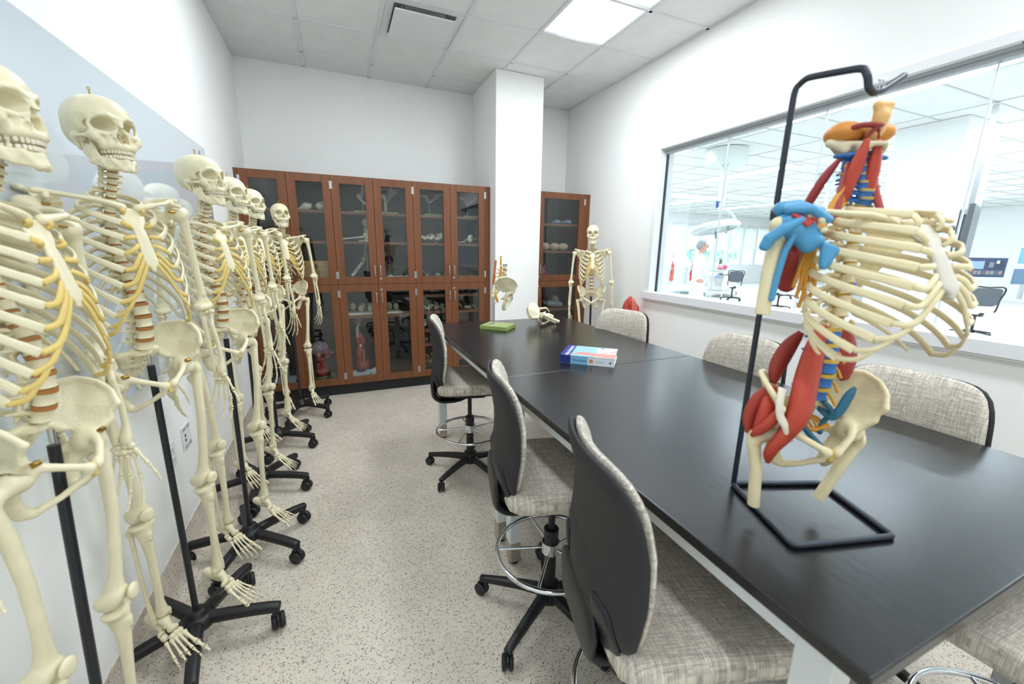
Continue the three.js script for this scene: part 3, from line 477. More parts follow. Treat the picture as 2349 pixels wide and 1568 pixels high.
G.fibula = bone([['+', 6, P(6, [124, 424, -22, 11], [122, 400, -22, 6.5], [120, 280, -20, 6], [117, 150, -16, 6], [115, 95, -10, 9], [114, 72, -8, 8])]], 2.6);
G.tarsals = bone([['+', 6, E(92, 68, 0, 17, 13, 24), C(92, 58, 22, 13, 90, 52, 30, 12), P(14, [96, 40, -52, 17], [97, 36, -30, 15], [98, 38, 2, 13]), C(110, 34, 22, 11, 112, 30, 42, 10), E(84, 46, 38, 17, 13, 9), E(76, 40, 58, 9, 12, 12), E(90, 44, 58, 8, 11, 10), E(102, 40, 58, 8, 10, 11)], ['-', 2, E(94, 56, 10, 30, 2.2, 10, 0, 0.5), E(95, 42, 30, 40, 16, 1.6), E(88, 42, 48, 30, 16, 1.4)]], 2.4);
G.sternum = sweep([[0, 1.394, 0.024], [0, 1.366, 0.036], [0, 1.345, 0.046], [0, 1.32, 0.056], [0, 1.28, 0.068], [0, 1.256, 0.075], [0, 1.242, 0.078], [0, 1.226, 0.079]], (t) => { const k = [20, 31, 26, 15, 16, 17, 18, 19, 17, 8, 5], i = Math.min(9, t * 10 | 0), f = t * 10 - i; return [0.0055, (k[i] + (k[i + 1] - k[i]) * f) / 1000]; }, { seg: 30, radial: 20, up: V(0, 0.3, 1), sq: 2.6 });
G.clavicle = bone([['+', 6, P(7, [20, 1398, 30, 11], [38, 1404, 36, 8], [75, 1413, 36, 6.2], [110, 1418, 12, 6], [140, 1424, -18, 7], [160, 1426, -32, 8])]], 2.4);
G.scapula = bone([['+', 6, T([152, 1392, -46], [80, 1404, -92], [96, 1330, -104], 2.6), T([152, 1392, -46], [96, 1330, -104], [128, 1340, -74], 2.8), T([96, 1330, -104], [128, 1340, -74], [104, 1262, -108], 2.8), T([80, 1404, -92], [92, 1424, -76], [140, 1404, -50], 2.4), P(4, [80, 1402, -92, 3.5], [94, 1330, -106, 4], [102, 1260, -110, 5.5], [130, 1336, -74, 4.5], [152, 1376, -46, 7]), T([92, 1398, -96], [140, 1418, -86], [140, 1398, -66], 3)], ['+', 7, P(6, [92, 1398, -98, 3.5], [140, 1424, -92, 6], [172, 1432, -66, 8], [178, 1430, -38, 7]), E(157, 1390, -38, 9, 18, 13), P(6, [150, 1406, -36, 8], [148, 1418, -14, 7], [158, 1412, 2, 6]) ]], 2.6);
G.humerus = bone([['+', 10, E(177, 1390, -30, 23, 23, 23), E(192, 1394, -28, 13, 16, 15), P(12, [187, 1370, -29, 15], [192, 1335, -29, 12], [198, 1270, -29, 10.5], [204, 1180, -28, 10.5], [208, 1130, -28, 11.5]), T([208, 1130, -28], [190, 1088, -28], [232, 1088, -28], 7), C(192, 1082, -27, 11, 226, 1082, -26, 10), E(185, 1090, -32, 8, 9, 7)], ['-', 5, E(209, 1098, -42, 10, 10, 8), E(212, 1098, -12, 9, 8, 6)]], 2.9);
G.ulna = bone([['+', 6, P(7, [206, 1092, -46, 11], [206, 1070, -40, 11], [205, 1040, -34, 9], [206, 960, -28, 7], [208, 880, -26, 6], [208, 846, -26, 7.5]), C(206, 1060, -28, 8, 206, 1066, -16, 5)], ['-', 4, E(208, 1080, -27, 20, 11, 11)]], 2.6);
G.radius = bone([['+', 6, Y(225, 1066, -20, 11, 11, 5), P(6, [224, 1064, -21, 8], [222, 1040, -20, 6.5], [216, 1018, -16, 8], [222, 950, -8, 7], [224, 890, -6, 8], [220, 856, -8, 14], [219, 846, -8, 14])]], 2.6);
G.carpals = bone([['+', 3.4, ...[[218, 832, 2, 9], [217, 832, -12, 9], [213, 830, -26, 8], [210, 826, -34, 6.5], [224, 816, 6, 7.5], [221, 815, -5, 8], [216, 814, -17, 9.5], [212, 815, -29, 8]].map(([x, y, z, r]) => E(x, y, z, r * 0.9, r, r))]], 1.7);
// a small tubular bone, unit length along +y: base, waist, head
G.phalanx = lathe([[0, -0.02], [0.8, 0.0], [1.05, 0.04], [1.0, 0.1], [0.72, 0.2], [0.55, 0.4], [0.5, 0.6], [0.56, 0.8], [0.78, 0.9], [0.86, 0.95], [0.7, 1.0], [0, 1.01]], 12);
G.tip = lathe([[0, -0.02], [0.9, 0.0], [1.0, 0.08], [0.7, 0.25], [0.45, 0.55], [0.5, 0.78], [0.62, 0.9], [0.4, 0.98], [0, 1.0]], 10);
for (const k of ['femur', 'patella', 'tibia', 'fibula', 'tarsals', 'hip', 'clavicle', 'scapula', 'humerus', 'ulna', 'radius', 'carpals']) G[k + 'R'] = mirrorX(G[k]);
function smallBone(name, parent, a, b, r, tip) {
  const d = b.clone().sub(a), m = part(name, tip ? G.tip : G.phalanx, M.bone, parent);
  m.position.copy(a); m.quaternion.setFromUnitVectors(V(0, 1, 0), d.clone().normalize()); m.scale.set(r, d.length(), r); return m;
}
function chain(parent, s, names, start, dir, lens, bend, rads) {      // a digit: each bone turned further by bend about the axis
  let p = start.clone(), d = dir.clone().normalize();
  const ax = bend[0]; lens.forEach((l, i) => {
    if (i) d.applyAxisAngle(ax, bend[1][i] ?? bend[1][bend[1].length - 1]);
    const e = p.clone().addScaledVector(d, l - 0.002), A = p.clone(), B = e.clone(); A.x *= s; B.x *= s;
    smallBone(names[Math.min(i, names.length - 1)], parent, A, B, rads[i], i === lens.length - 1); p = p.addScaledVector(d, l + 0.0012);
  });
}
const spineC = [];                                // [kind, y, z, pitch, half height] from L5 up to C1
{
  const zl = [-8, 0, 4, 2, -6], zt = [-17, -27, -36, -44, -50, -54, -56, -55, -51, -45, -38, -30], zc = [-23, -17, -13, -11, -11, -13, -15];
  let y = 986; const all = [];
  for (let i = 0; i < 5; i++) { all.push(['l', y + 17.5, zl[i], 35]); y += 35; }
  for (let i = 0; i < 12; i++) { const h = 28 - 9 * i / 11; all.push(['t', y + h / 2, zt[i], h]); y += h; }
  for (let i = 0; i < 7; i++) { all.push(['c', y + 8, zc[i], 16]); y += 16; }
  all.forEach((v, i) => { const a = all[Math.max(0, i - 1)], b = all[Math.min(all.length - 1, i + 1)]; spineC.push([v[0], v[1], v[2], Math.atan2(b[2] - a[2], b[1] - a[1]), v[3]]); });
}
const T_ = (i) => spineC[5 + 12 - i];             // thoracic vertebra 1..12
const ribTable = [[57, 36, 1398, 150], [84, 52, 1356, 152], [104, 66, 1316, 152], [117, 77, 1274, 149], [126, 86, 1232, 145], [131, 92, 1190, 140], [133, 95, 1146, 134], [132, 93, 1108, 126], [128, 86, 1078, 116], [120, 74, 1056, 106], [106, 56, 1068, 86], [80, 30, 1098, 58]];
const sternalEnds = [[24, 1382, 34], [20, 1345, 47], [18, 1322, 56], [18, 1300, 63], [19, 1278, 69], [17, 1262, 74], [13, 1246, 77]];
function thorax(table, ends, slim = 1) {
  const point = (i, th) => {                      // i 1..12, th in degrees from the back
    const [W, zf, yend, end] = table[i - 1], [, yv, zv] = T_(i), zb = zv - 34, a = th * Math.PI / 180, zc = (zf + zb) / 2, D = (zf - zb) / 2, t = Math.min(1, Math.max(0, (th - 12) / (end - 12)));
    return V(W * Math.sin(a) * (1 + 0.08 * Math.sin(2 * a)), yv + 2 + (yend - yv) * Math.pow(t, 1.12), zc - D * Math.cos(a)).multiplyScalar(0.001);
  };
  const ribs = [], costal = [], end = [], mids = [];
  for (let i = 1; i <= 12; i++) {
    const [, yv, zv] = T_(i), e = table[i - 1][3], pts = [V(0.011, (yv + 6) / 1000, (zv - 9) / 1000), V(0.026, (yv + 6) / 1000, (zv - 26) / 1000)];
    for (let k = 0; k <= 12; k++) { const th = 24 + (e - 24) * k / 12; if (th > 22) pts.push(point(i, th)); }
    const tall = slim * (i === 1 ? 0.0078 : i > 10 ? 0.0056 : 0.0079), thick = i === 1 ? 0.0035 : 0.0036;
    ribs.push(sweep(pts, (t) => { const k = t < 0.1 ? 0.75 : t > 0.9 && i < 11 ? 1.12 : i > 10 ? 1 - 0.4 * t : 1; return [thick * (t < 0.1 ? 1.3 : 1), tall * k]; }, { seg: 44, radial: 12, up: (t, p) => V(p.x, 0.02, p.z + 0.02), sq: 2.4 }));
    end.push(pts[pts.length - 1]);
  }
  const st = ends.map((p) => V(...p).multiplyScalar(0.001)), out = (t, p) => V(p.x, 0.01, p.z + 0.02);
  const mk = (pts, r0 = 0.0068, r1 = 0.0056) => sweep(pts, (t) => [(r0 + (r1 - r0) * t) * 0.68, r0 + (r1 - r0) * t], { seg: 18, radial: 10, up: out });
  for (let i = 0; i < 7; i++) {
    const a = end[i], b = st[i], m = a.clone().lerp(b, 0.4), m2 = a.clone().lerp(b, 0.72), dip = i > 3 ? 0.006 * (i - 3) : 0; m.y -= dip + (i > 3 ? 0.006 : 0); m2.y -= dip * 0.55; m.z += 0.008; m2.z += 0.007;
    mids[i] = m; costal.push(mk([a, m, m2, b]));
  }
  for (let i = 7; i < 10; i++) { const a = end[i], b = mids[i - 1].clone(); b.y -= 0.004; const m = a.clone().lerp(b, 0.5); m.y -= 0.007; m.z += 0.006; mids[i] = a.clone().lerp(b, 0.45); mids[i].y -= 0.007; mids[i].z += 0.005; costal.push(mk([a, m, b], 0.0062, 0.0045)); }
  return { ribs, costal };
}
const { ribs, costal } = thorax(ribTable, sternalEnds);
const ribsR = ribs.map(mirrorX), costalR = costal.map(mirrorX);
G.ridge = null;
// the wheeled stand: hub, five arms, castors
const standArmG = merge([sweep([[0, 0.108, 0.0], [0, 0.108, 0.1], [0, 0.104, 0.2], [0, 0.098, 0.262], [0, 0.092, 0.285]], (t) => t > 0.985 ? [0.012, 0.014] : [0.021 - 0.002 * t, 0.0235 - 0.004 * t], { seg: 18, radial: 16, sq: 2.8 }), cyl(0.013, 0.015, 0.03, 0, 0.078, 0.268, 14)]);
const standWheelG = (() => { const w = rot(lathe([[0, -0.011], [0.024, -0.011], [0.03, -0.007], [0.031, 0], [0.03, 0.007], [0.024, 0.011], [0, 0.011]], 22), 0, 0, Math.PI / 2); return merge([w.clone().translate(-0.014, 0.031, 0), w.clone().translate(0.014, 0.031, 0), cyl(0.008, 0.008, 0.05, 0, 0.066, 0.014, 10), extrude([[-0.03, 0.034], [0.03, 0.034], [0.027, 0.056], [0.008, 0.068], [-0.012, 0.066], [-0.027, 0.054]], 0.008).rotateY(Math.PI / 2).translate(-0.004, 0, 0)]); })();
const hubG = merge([lathe([[0, 0.084], [0.052, 0.084], [0.058, 0.096], [0.056, 0.118], [0.042, 0.13], [0.034, 0.134], [0.031, 0.15], [0.022, 0.156], [0, 0.156]], 32)]);

function addVertebra(k, parent, mats, noDisc) {
  const [kind, y, z, pitch, h] = spineC[k], c1 = k === spineC.length - 1;
  const g = kind === 'l' ? G.lumbar : kind === 't' ? G.thoracic : c1 ? G.atlas : G.cervical, s = kind === 'l' ? 1 - 0.02 * k : kind === 't' ? h / 23.5 * 0.96 : 1;
  const v = part('vertebra', g, mats[0], parent, [0, y / 1000, z / 1000], [pitch, 0, 0]); v.scale.set(s, kind === 't' ? s : 1, s);
  if (!c1 && !noDisc) { const d = part('spinal_disc', G.disc, mats[1], v, [0, h / 2000 / v.scale.y, 0.0005]); const r = kind === 'l' ? 1.03 : kind === 't' ? 0.68 : 0.5; d.scale.set(r, kind === 'l' ? 1.15 : kind === 't' ? 0.62 : 0.6, r); }
  return v;
}
function addHand(s, parent, bone_, pose = 0) {
  const h = grp('hand', parent); part('carpal_bones', s > 0 ? G.carpals : G.carpalsR, bone_, h);
  const ax = V(0, 0, 1), roots = [[223, 808, 2], [219, 806, -10], [215, 806, -21], [211, 808, -31]], dirs = [[2, -60, 6], [0, -60, -1], [-2, -58, -8], [-3, -54, -14]], mc = [66, 64, 57, 52], ph = [[42, 25, 18], [46, 29, 19], [43, 27, 19], [34, 20, 17]];
  for (let i = 0; i < 4; i++) chain(h, s, ['metacarpal', 'finger_bone'], V(...roots[i]).multiplyScalar(0.001), V(...dirs[i]), [mc[i], ...ph[i]].map((l) => l / 1000), [ax, [0, -0.1 - pose - 0.03 * i, -0.22 - pose * 1.4, -0.16 - pose]], [0.0062, 0.0054, 0.0047, 0.004]);
  chain(h, s, ['metacarpal', 'thumb_bone'], V(0.224, 0.812, 0.01), V(-6, -36, 26), [0.045, 0.031, 0.024], [V(0.8, 0, 0.6), [0, 0.12 + pose, 0.2]], [0.0068, 0.0058, 0.005]);
  return h;
}
function addFoot(s, parent, bone_) {
  const f = grp('foot', parent), K = 0.001; part('tarsal_bones', s > 0 ? G.tarsals : G.tarsalsR, bone_, f);
  const roots = [[73, 38, 68], [87, 43, 66], [98, 41, 66], [107, 37, 62], [118, 30, 56]], dirs = [[-6, -12, 60], [-1, -17, 64], [3, -17, 60], [7, -15, 58], [12, -11, 56]], mt = [60, 70, 67, 65, 65], ph = [[30, 24], [28, 14, 11], [26, 12, 10], [24, 10, 10], [22, 9, 9]];
  for (let i = 0; i < 5; i++) chain(f, s, ['metatarsal', 'toe_bone'], V(...roots[i]).multiplyScalar(K), V(...dirs[i]), [mt[i], ...ph[i]].map((l) => l / 1000), [V(1, 0, 0), [0, -0.12, 0.2, 0.12]], i ? [0.0062, 0.0052, 0.0048, 0.0042] : [0.0095, 0.009, 0.0085]);
  f.position.set(0, 0, 0); return f;
}
const pivot = (o, px, py, pz, rx, ry = 0, rz = 0) => { const m = new THREE.Matrix4().makeTranslation(px, py, pz).multiply(new THREE.Matrix4().makeRotationFromEuler(new THREE.Euler(rx, ry, rz))).multiply(new THREE.Matrix4().makeTranslation(-px, -py, -pz)); o.updateMatrix(); o.applyMatrix4(m); };
// lift: height of the sole above the floor; lean (radians) tilts everything above the base, in the world's x and z
function makeSkeleton(label, { x, z, yaw, lift, leanX = 0, leanZ = 0, head = 0, foot = -0.3, k = 1, base: turn0 = 0, nod = -0.06, arm = 0.02, cat = 'skeleton' }) {
  const t = thing('skeleton_model', label, cat, [x, 0, z], yaw), B = M.bone, up = [];
  const keep = (o) => { up.push(o); return o; };
  const head_ = keep(grp('skull', t, [0, 1.562, -0.022]));
  const cr = part('cranium', G.cranium, B, head_); part('upper_teeth', G.upperTeeth, M.tooth, head_); part('mandible', G.mandible, B, head_); part('lower_teeth', G.lowerTeeth, M.tooth, head_);
  part('hanging_screw', merge([cyl(0.0022, 0.0022, 0.014, 0, 0.134, -0.012, 8), new THREE.TorusGeometry(0.0035, 0.0012, 6, 12).translate(0, 0.143, -0.012)]), M.brass, head_);
  head_.rotation.set(nod, head, 0); head_.scale.setScalar(0.94);
  for (let i = 0; i < spineC.length; i++) keep(addVertebra(i, t, [B, M.disc]));
  for (let i = 0; i < 12; i++) for (const s of [1, -1]) { const r = keep(part('rib', (s > 0 ? ribs : ribsR)[i], B, t)); if (i < 10) part('costal_cartilage', (s > 0 ? costal : costalR)[i], M.cartilage, r); }
  keep(part('sternum', G.sternum, B, t)); keep(part('sacrum', G.sacrum, B, t));
  for (const s of [1, -1]) {
    const R = s > 0 ? '' : 'R';
    const hip = keep(part('hip_bone', G['hip' + R], B, t)); if (s > 0) part('pubic_symphysis', G.symphysis, M.cartilage, hip);
    keep(part('clavicle', G['clavicle' + R], B, t)); keep(part('scapula', G['scapula' + R], B, t));
    const arm_ = [part('humerus', G['humerus' + R], B, t), part('ulna', G['ulna' + R], B, t), part('radius', G['radius' + R], B, t), addHand(s, t, B, 0.04)];
    part('shoulder_pin', rot(cyl(0.0035, 0.0035, 0.05, 0, 0, 0, 8), 0, 0, Math.PI / 2).translate(s * 0.166, 1.396, -0.02), M.brass, arm_[0]);
    for (const o of arm_) { pivot(o, s * 0.177, 1.39, -0.03, 0, 0, s * arm); up.push(o); }
    const low = [part('patella', G['patella' + R], B, t), part('tibia', G['tibia' + R], B, t), part('fibula', G['fibula' + R], B, t)], ft = addFoot(s, t, B); pivot(ft, s * 0.09, 0.075, 0, -foot, 0, 0);
    const fem = part('femur', G['femur' + R], B, t); part('hip_pin', merge([rot(cyl(0.006, 0.006, 0.014, 0, 0, 0, 10), 0, 0, Math.PI / 2).translate(s * 0.088, 0.932, 0.03), sweep([[s * 0.082, 0.93, 0.03], [s * 0.1, 0.934, 0.02], [s * 0.112, 0.925, 0.006]], [0.002, 0.006], { seg: 8, radial: 8 })]), M.brass, fem);
    for (const o of [fem, ...low, ft]) { pivot(o, s * 0.1, 0.905, 0.004, 0, s * 0.06, s * 0.012); up.push(o); }
  }
  const lower = new THREE.Matrix4().makeTranslation(0, lift, 0).multiply(new THREE.Matrix4().makeScale(k, k, k)), c = Math.cos(yaw), s_ = Math.sin(yaw);
  const lx = leanX * c - leanZ * s_, lz = leanX * s_ + leanZ * c, tilt = new THREE.Matrix4().makeTranslation(0, 0.12, 0).multiply(new THREE.Matrix4().makeRotationFromEuler(new THREE.Euler(lz, 0, -lx))).multiply(new THREE.Matrix4().makeTranslation(0, -0.12, 0));
  const poleTop = lift + 0.955 * k, zp = 0;
  const pole = part('stand_pole', merge([cyl(0.0105, 0.0105, poleTop - 0.16, 0, (poleTop - 0.02 + 0.14) / 2, zp, 16)]), M.pole, t); part('pole_tip', cyl(0.006, 0.006, 0.03, 0, poleTop, zp, 12), M.steel, pole);
  for (const o of up) { o.updateMatrix(); o.applyMatrix4(lower); o.applyMatrix4(tilt); }
  pole.updateMatrix(); pole.applyMatrix4(tilt);
  const base = part('stand_base', hubG, M.black, t);
  for (let i = 0; i < 5; i++) { const a = i * 1.2566 + turn0 - yaw; part('base_arm', standArmG, M.black, base, [0, 0, 0], [0, a, 0]); part('caster', standWheelG, M.rubber, t, [Math.sin(a) * 0.272, 0, Math.cos(a) * 0.272], [0, a + i * 1.9, 0]); }
  return t;
}
makeSkeleton('skeleton nearest the viewer at the left edge, skull and feet cut off by the frame', { x: -0.455, z: 3.93, yaw: 1.42, lift: 0.165, leanX: 0.03, leanZ: -0.045, head: 0.0, base: 0.5 });
makeSkeleton('second skeleton from the viewer in the row, its black stand and both feet fully visible', { x: -0.44, z: 3.335, yaw: 0.92, lift: 0.152, k: 1.05, leanZ: 0.04, leanX: 0.018, head: -0.08, base: 0.175 });
makeSkeleton('third skeleton from the viewer in the row, between the second and the crowded ones', { x: -0.345, z: 2.84, yaw: 0.9, lift: 0.15, k: 1.025, leanZ: 0.02, leanX: 0.02, head: 0.1, base: 0.91 });
makeSkeleton('fourth skeleton from the viewer in the row, its skull half hiding behind the third', { x: -0.38, z: 2.25, yaw: 0.85, lift: 0.165, k: 1.02, leanX: 0.03, head: 0.1, base: 1.22 });
makeSkeleton('fifth skeleton from the viewer in the row, in front of the last by the cabinets', { x: -0.36, z: 1.62, yaw: 0.75, lift: 0.165, k: 1.025, leanX: 0.02, leanZ: 0.04, head: 0.15, base: 1.13 });
makeSkeleton('farthest skeleton of the row, right before the cabinets with its skull facing the viewer', { x: -0.24, z: 1.0, yaw: 0.3, lift: 0.15, k: 1.02, head: 0.05, base: 0.96 });
makeSkeleton('lone skeleton in the right corner beyond the table, before the narrow cabinet', { x: 2.68, z: 1.3, yaw: -0.5, lift: 0.1, leanX: -0.03, head: -0.1, nod: 0 });
// ---------------------------------------------------------------- hanging torso model with muscles, on its iron stand
{
  const s = thing('torso_stand', 'bent black iron rod stand with square foot carrying the coloured torso model', 'stand', [1.045, TH, 4.357]);
  const w = (x, y, z) => [x - 1.045, y - TH, z - 4.357], r = 0.0062;
  part('foot_loop', sweep([w(1.045, TH + r, 4.357), w(1.15, TH + r, 4.397), w(1.245, TH + r, 4.433), w(1.257, TH + r, 4.445), w(1.222, TH + r, 4.535), w(1.19, TH + r, 4.615), w(1.18, TH + r, 4.622), w(1.075, TH + r, 4.595), w(0.97, TH + r, 4.566), w(0.962, TH + r, 4.555), w(1.0, TH + r, 4.46)], r, { seg: 120, radial: 12, closed: true, tension: 0.15 }), M.iron, s);
  part('post', sweep([w(1.045, TH + 0.008, 4.357), w(1.046, 1.3, 4.357), w(1.047, 1.6, 4.358), w(1.048, 1.83, 4.359), w(1.05, 1.852, 4.366), w(1.049, 1.858, 4.385), w(1.042, 1.842, 4.47), w(1.042, 1.836, 4.486), w(1.043, 1.822, 4.493), w(1.048, 1.806, 4.495), w(1.062, 1.799, 4.496), w(1.085, 1.806, 4.498), w(1.138, 1.836, 4.5)], (t) => t < 0.62 ? r : r, { seg: 150, radial: 14, up: V(1, -1, 1), tension: 0.25 }), M.iron, s);
  part('sleeve', cyl(0.0085, 0.0085, 0.025, 0.002, 1.6 - TH, 0.0, 16), M.iron, s);

  const t = thing('torso_model', 'coloured hanging torso model with blue and yellow spine, red muscles, ribs and pelvis', 'anatomy model', [1.07, 0.36, 4.5], -0.35);
  t.scale.setScalar(0.865);
  const K = (a) => a.map((p) => V(p[0] / 1000, p[1] / 1000, p[2] / 1000));
  const rope = (name, m, pts, r, o = {}) => part(name, sweep(K(pts), r, { seg: 24, radial: 10, up: V(0.2, 0.1, 1), ...o }), m, t);
  const belly = (name, m, pts, r, flat = 0.6) => rope(name, m, pts, (q) => { const k = 0.28 + 0.72 * Math.pow(Math.sin(Math.PI * Math.min(0.97, Math.max(0.03, q))), 0.7); return [r * flat * k / 1000, r * k / 1000]; }, { radial: 14, seg: 28 });
  const beige = mat(0xfff8e2, 0.5, { map: boneTex }), ligament = mat(0x4f9ac6, 0.5, { map: mottle(255, 255, 255, 0.06, 0.05) });
  const sway = (y) => y > 1.13 && y < 1.5 ? Math.sin(Math.PI * (y - 1.13) / 0.37) : 0;   // the flexible spine bends sideways at the chest
  for (let i = 0; i < spineC.length; i++) { const k = spineC[i][0], v = addVertebra(i, t, [k === 't' ? beige : k === 'l' ? mat(0x2f74bd, 0.5) : mat(0x2f6cab, 0.5), k === 't' ? mat(0xb98f2e, 0.5) : M.yellow]); const q = sway(v.position.y); v.position.x += 0.03 * q + (v.position.y > 1.45 ? 0.012 : 0); v.position.z += 0.034 * q; if (k === 'c') v.scale.multiply(V(1.5, 1.1, 1.45)); if (k === 'l') v.scale.multiply(V(1.05, 1, 1.05)); }
  // the chest: shallower slope, deeper and wider, turned a little on the spine
  const deep = (z) => -85 + (z + 85) * 1.42, chest = new THREE.Matrix4().makeTranslation(0.03, 0, 0.03).multiply(new THREE.Matrix4().makeTranslation(0, 0, -0.05)).multiply(new THREE.Matrix4().makeRotationY(0.15)).multiply(new THREE.Matrix4().makeTranslation(0, 0, 0.05));
  const fix = (o) => { o.updateMatrix(); o.applyMatrix4(chest); return o; };
  const th = thorax(ribTable.map(([W, zf, ye, e], i) => { const yv = T_(i + 1)[1]; return [W * 1.15, deep(zf), yv + (ye - yv) * 0.62, e]; }), sternalEnds.map(([x, y, z]) => [x * 1.2, 1394 + (y - 1394) * 0.82, deep(z)]), 0.98);
  for (let i = 0; i < 12; i++) for (const sd of [1, -1]) { const r_ = fix(part('rib', sd > 0 ? th.ribs[i] : mirrorX(th.ribs[i]), beige, t)); if (i < 10) part('costal_cartilage', sd > 0 ? th.costal[i] : mirrorX(th.costal[i]), beige, r_); }
  { const g = G.sternum.clone(), p = g.attributes.position; for (let i = 0; i < p.count; i++) { p.setX(i, p.getX(i) * 1.15); p.setY(i, 1.394 + (p.getY(i) - 1.394) * 0.82); p.setZ(i, deep(p.getZ(i) * 1000) / 1000); } g.computeVertexNormals(); fix(part('sternum', g, mat(0xcfcabb, 0.5), t)); }
  part('sacrum', G.sacrum, beige, t);
  part('hip_bone', G.hip, beige, t); part('hip_bone', G.hipR, beige, t); part('pubic_symphysis', G.symphysis, M.yellow, t);
  const wide = (name, g, m) => { const o = part(name, g, m, t); o.scale.set(1.2, 1, 1.05); return fix(o); };
  for (const R of ['', 'R']) { const c = part('clavicle', G['clavicle' + R], beige, t); c.scale.set(1.2, 1, 1.25); fix(c); wide('scapula', G['scapula' + R], beige); }
  // sawn-off long bones: only the upper ends
  const femTop = bone([['+', 10, E(100, 905, 4, 23.5, 23.5, 23.5), C(108, 902, 4, 14, 140, 884, -6, 15), P(12, [146, 896, -12, 11], [142, 872, -8, 16], [136, 845, -4, 15], [128, 800, 2, 14], [119, 690, 8, 14]), C(124, 852, -20, 8, 126, 838, -14, 6)], ['-', 0.6, E(119, 600, 8, 120, 105, 120)]], 2.9);
  const fR = part('femur_stub', mirrorX(femTop), beige, t), fL = part('femur_stub', femTop, beige, t); pivot(fL, 0.1, 0.905, 0.004, 0.1, 0, -0.3); pivot(fR, -0.1, 0.905, 0.004, 0, 0, -0.04);
  const humTop = bone([['+', 10, E(-177, 1390, -30, 23, 23, 23), E(-192, 1394, -28, 13, 16, 15), P(12, [-187, 1370, -29, 15], [-192, 1335, -29, 14], [-196, 1290, -29, 13], [-198, 1190, -28, 13.5])], ['-', 0.6, E(-198, 1110, -28, 90, 95, 90)]], 2.8);
  wide('humerus_stub', humTop, beige);
  // skull base with cerebellum and brain stem
  part('skull_base', bone([['+', 10, T([-62, 1588, -52], [62, 1588, -52], [0, 1572, 22], 5), T([-62, 1588, -52], [62, 1588, -52], [0, 1576, -98], 5), ...two((q) => E(q * 20, 1569, -8, 10, 7, 14)), ...two((q) => C(q * 58, 1586, -48, 7, q * 40, 1570, -30, 9))], ['-', 4, E(0, 1575, -34, 14, 18, 16)]], 2.6), mat(0xd9cfae, 0.55), t, [0.012, -0.012, 0.006]);
  for (const q of [1, -1]) part('cerebellum', bone([['+', 6, E(q * 30, 1608, -56, 36, 24, 46, q * 0.5)]], 2.6), M.orange, t, [0.012, -0.012, 0.006]);
  part('brain_stem', bone([['+', 8, C(0, 1570, -28, 9, 0, 1606, -8, 14), C(0, 1606, -8, 15, 0, 1628, 0, 14), T([-12, 1650, 0], [12, 1650, 0], [0, 1620, 0], 9)]], 2.4), mat(0xe3b673, 0.5), t, [0.012, -0.012, 0.006]);
  rope('artery', M.redDark, [[-42, 1592, -30], [-26, 1600, 0], [0, 1598, 14], [26, 1600, 0], [42, 1592, -30]], 0.0055); rope('artery', M.redDark, [[-14, 1575, 4], [0, 1594, 14], [16, 1578, 2]], 0.004);
  part('hanging_wire', merge([rod(V(0, 1.652, 0), V(0, 1.69, -0.002), 0.0016, 8), new THREE.TorusGeometry(0.01, 0.0013, 6, 20).translate(0, 1.678, 0)]), M.steel, t);
  // neck muscles
  for (const q of [1, -1]) { belly('neck_muscle', M.muscle, [[q * 12, 1572, 10], [q * 18, 1530, 4], [q * 24, 1480, -4], [q * 22, 1440, -12]], 15, 0.75); belly('neck_muscle', mat(0xa5403f, 0.5), [[q * 28, 1530, -10], [q * 40, 1470, -2], [q * 52, 1425, 8], [q * 54, 1402, 10]], 10); }
  belly('neck_muscle', mat(0x9c3b40, 0.5), [[-34, 1542, -26], [-58, 1500, -34], [-72, 1450, -50], [-80, 1420, -66]], 12);
  for (let i = 0; i < 6; i++) for (const q of [1, -1]) rope('nerve', M.nerve, [[q * 17, 1450 + i * 16, -16], [q * 30, 1446 + i * 16, -12], [q * (44 - (i % 2) * 8), 1440 + i * 16, -10]], 0.0018, { radial: 6, seg: 8 });
  // nerve bundle over the right shoulder
  for (let i = 0; i < 5; i++) rope('nerve_bundle', mat(0xd9962f, 0.5), [[-18, 1510 - i * 15, -12], [-46, 1462 - i * 9, 0], [-86, 1400 - i * 3, 12 + i * 2], [-118 + i * 3, 1340, 26 + i * 2], [-128 + i * 8, 1288 - (i % 3) * 16, 26 + i * 3], [-132 + i * 10, 1262 - (i % 3) * 22, 24]], (q) => 0.0064 - 0.0028 * q, { seg: 30 });
  // right shoulder: ligaments, straps and muscle
  wide('shoulder_capsule', bone([['+', 10, E(-170, 1392, -24, 30, 30, 32), C(-170, 1384, -10, 20, -150, 1352, 0, 15), C(-152, 1396, -10, 14, -142, 1362, 12, 11)]], 2.6), ligament);
  wide('shoulder_ligament', bone([['+', 8, P(9, [-180, 1428, -40, 15], [-150, 1434, -36, 13], [-128, 1424, -20, 10]), P(8, [-186, 1424, -14, 10], [-160, 1424, 8, 9], [-138, 1404, 22, 8]), P(8, [-142, 1420, 0, 8], [-130, 1424, -4, 7])]], 2.5), ligament);
  wide('shoulder_strap', bone([['+', 6, P(7, [-176, 1402, 4, 8], [-198, 1386, -4, 11], [-216, 1366, -16, 11], [-220, 1350, -20, 10])]], 2.4), ligament);
  wide('biceps_tendon', bone([['+', 4, P(5, [-178, 1380, 0, 6], [-188, 1340, -8, 6], [-192, 1290, -12, 6], [-195, 1240, -14, 6])]], 2.2), ligament);
  wide('coracoid_end', bone([['+', 3, E(-145, 1404, 18, 8, 10, 7), E(-138, 1384, 16, 7, 7, 6)]], 2), beige);
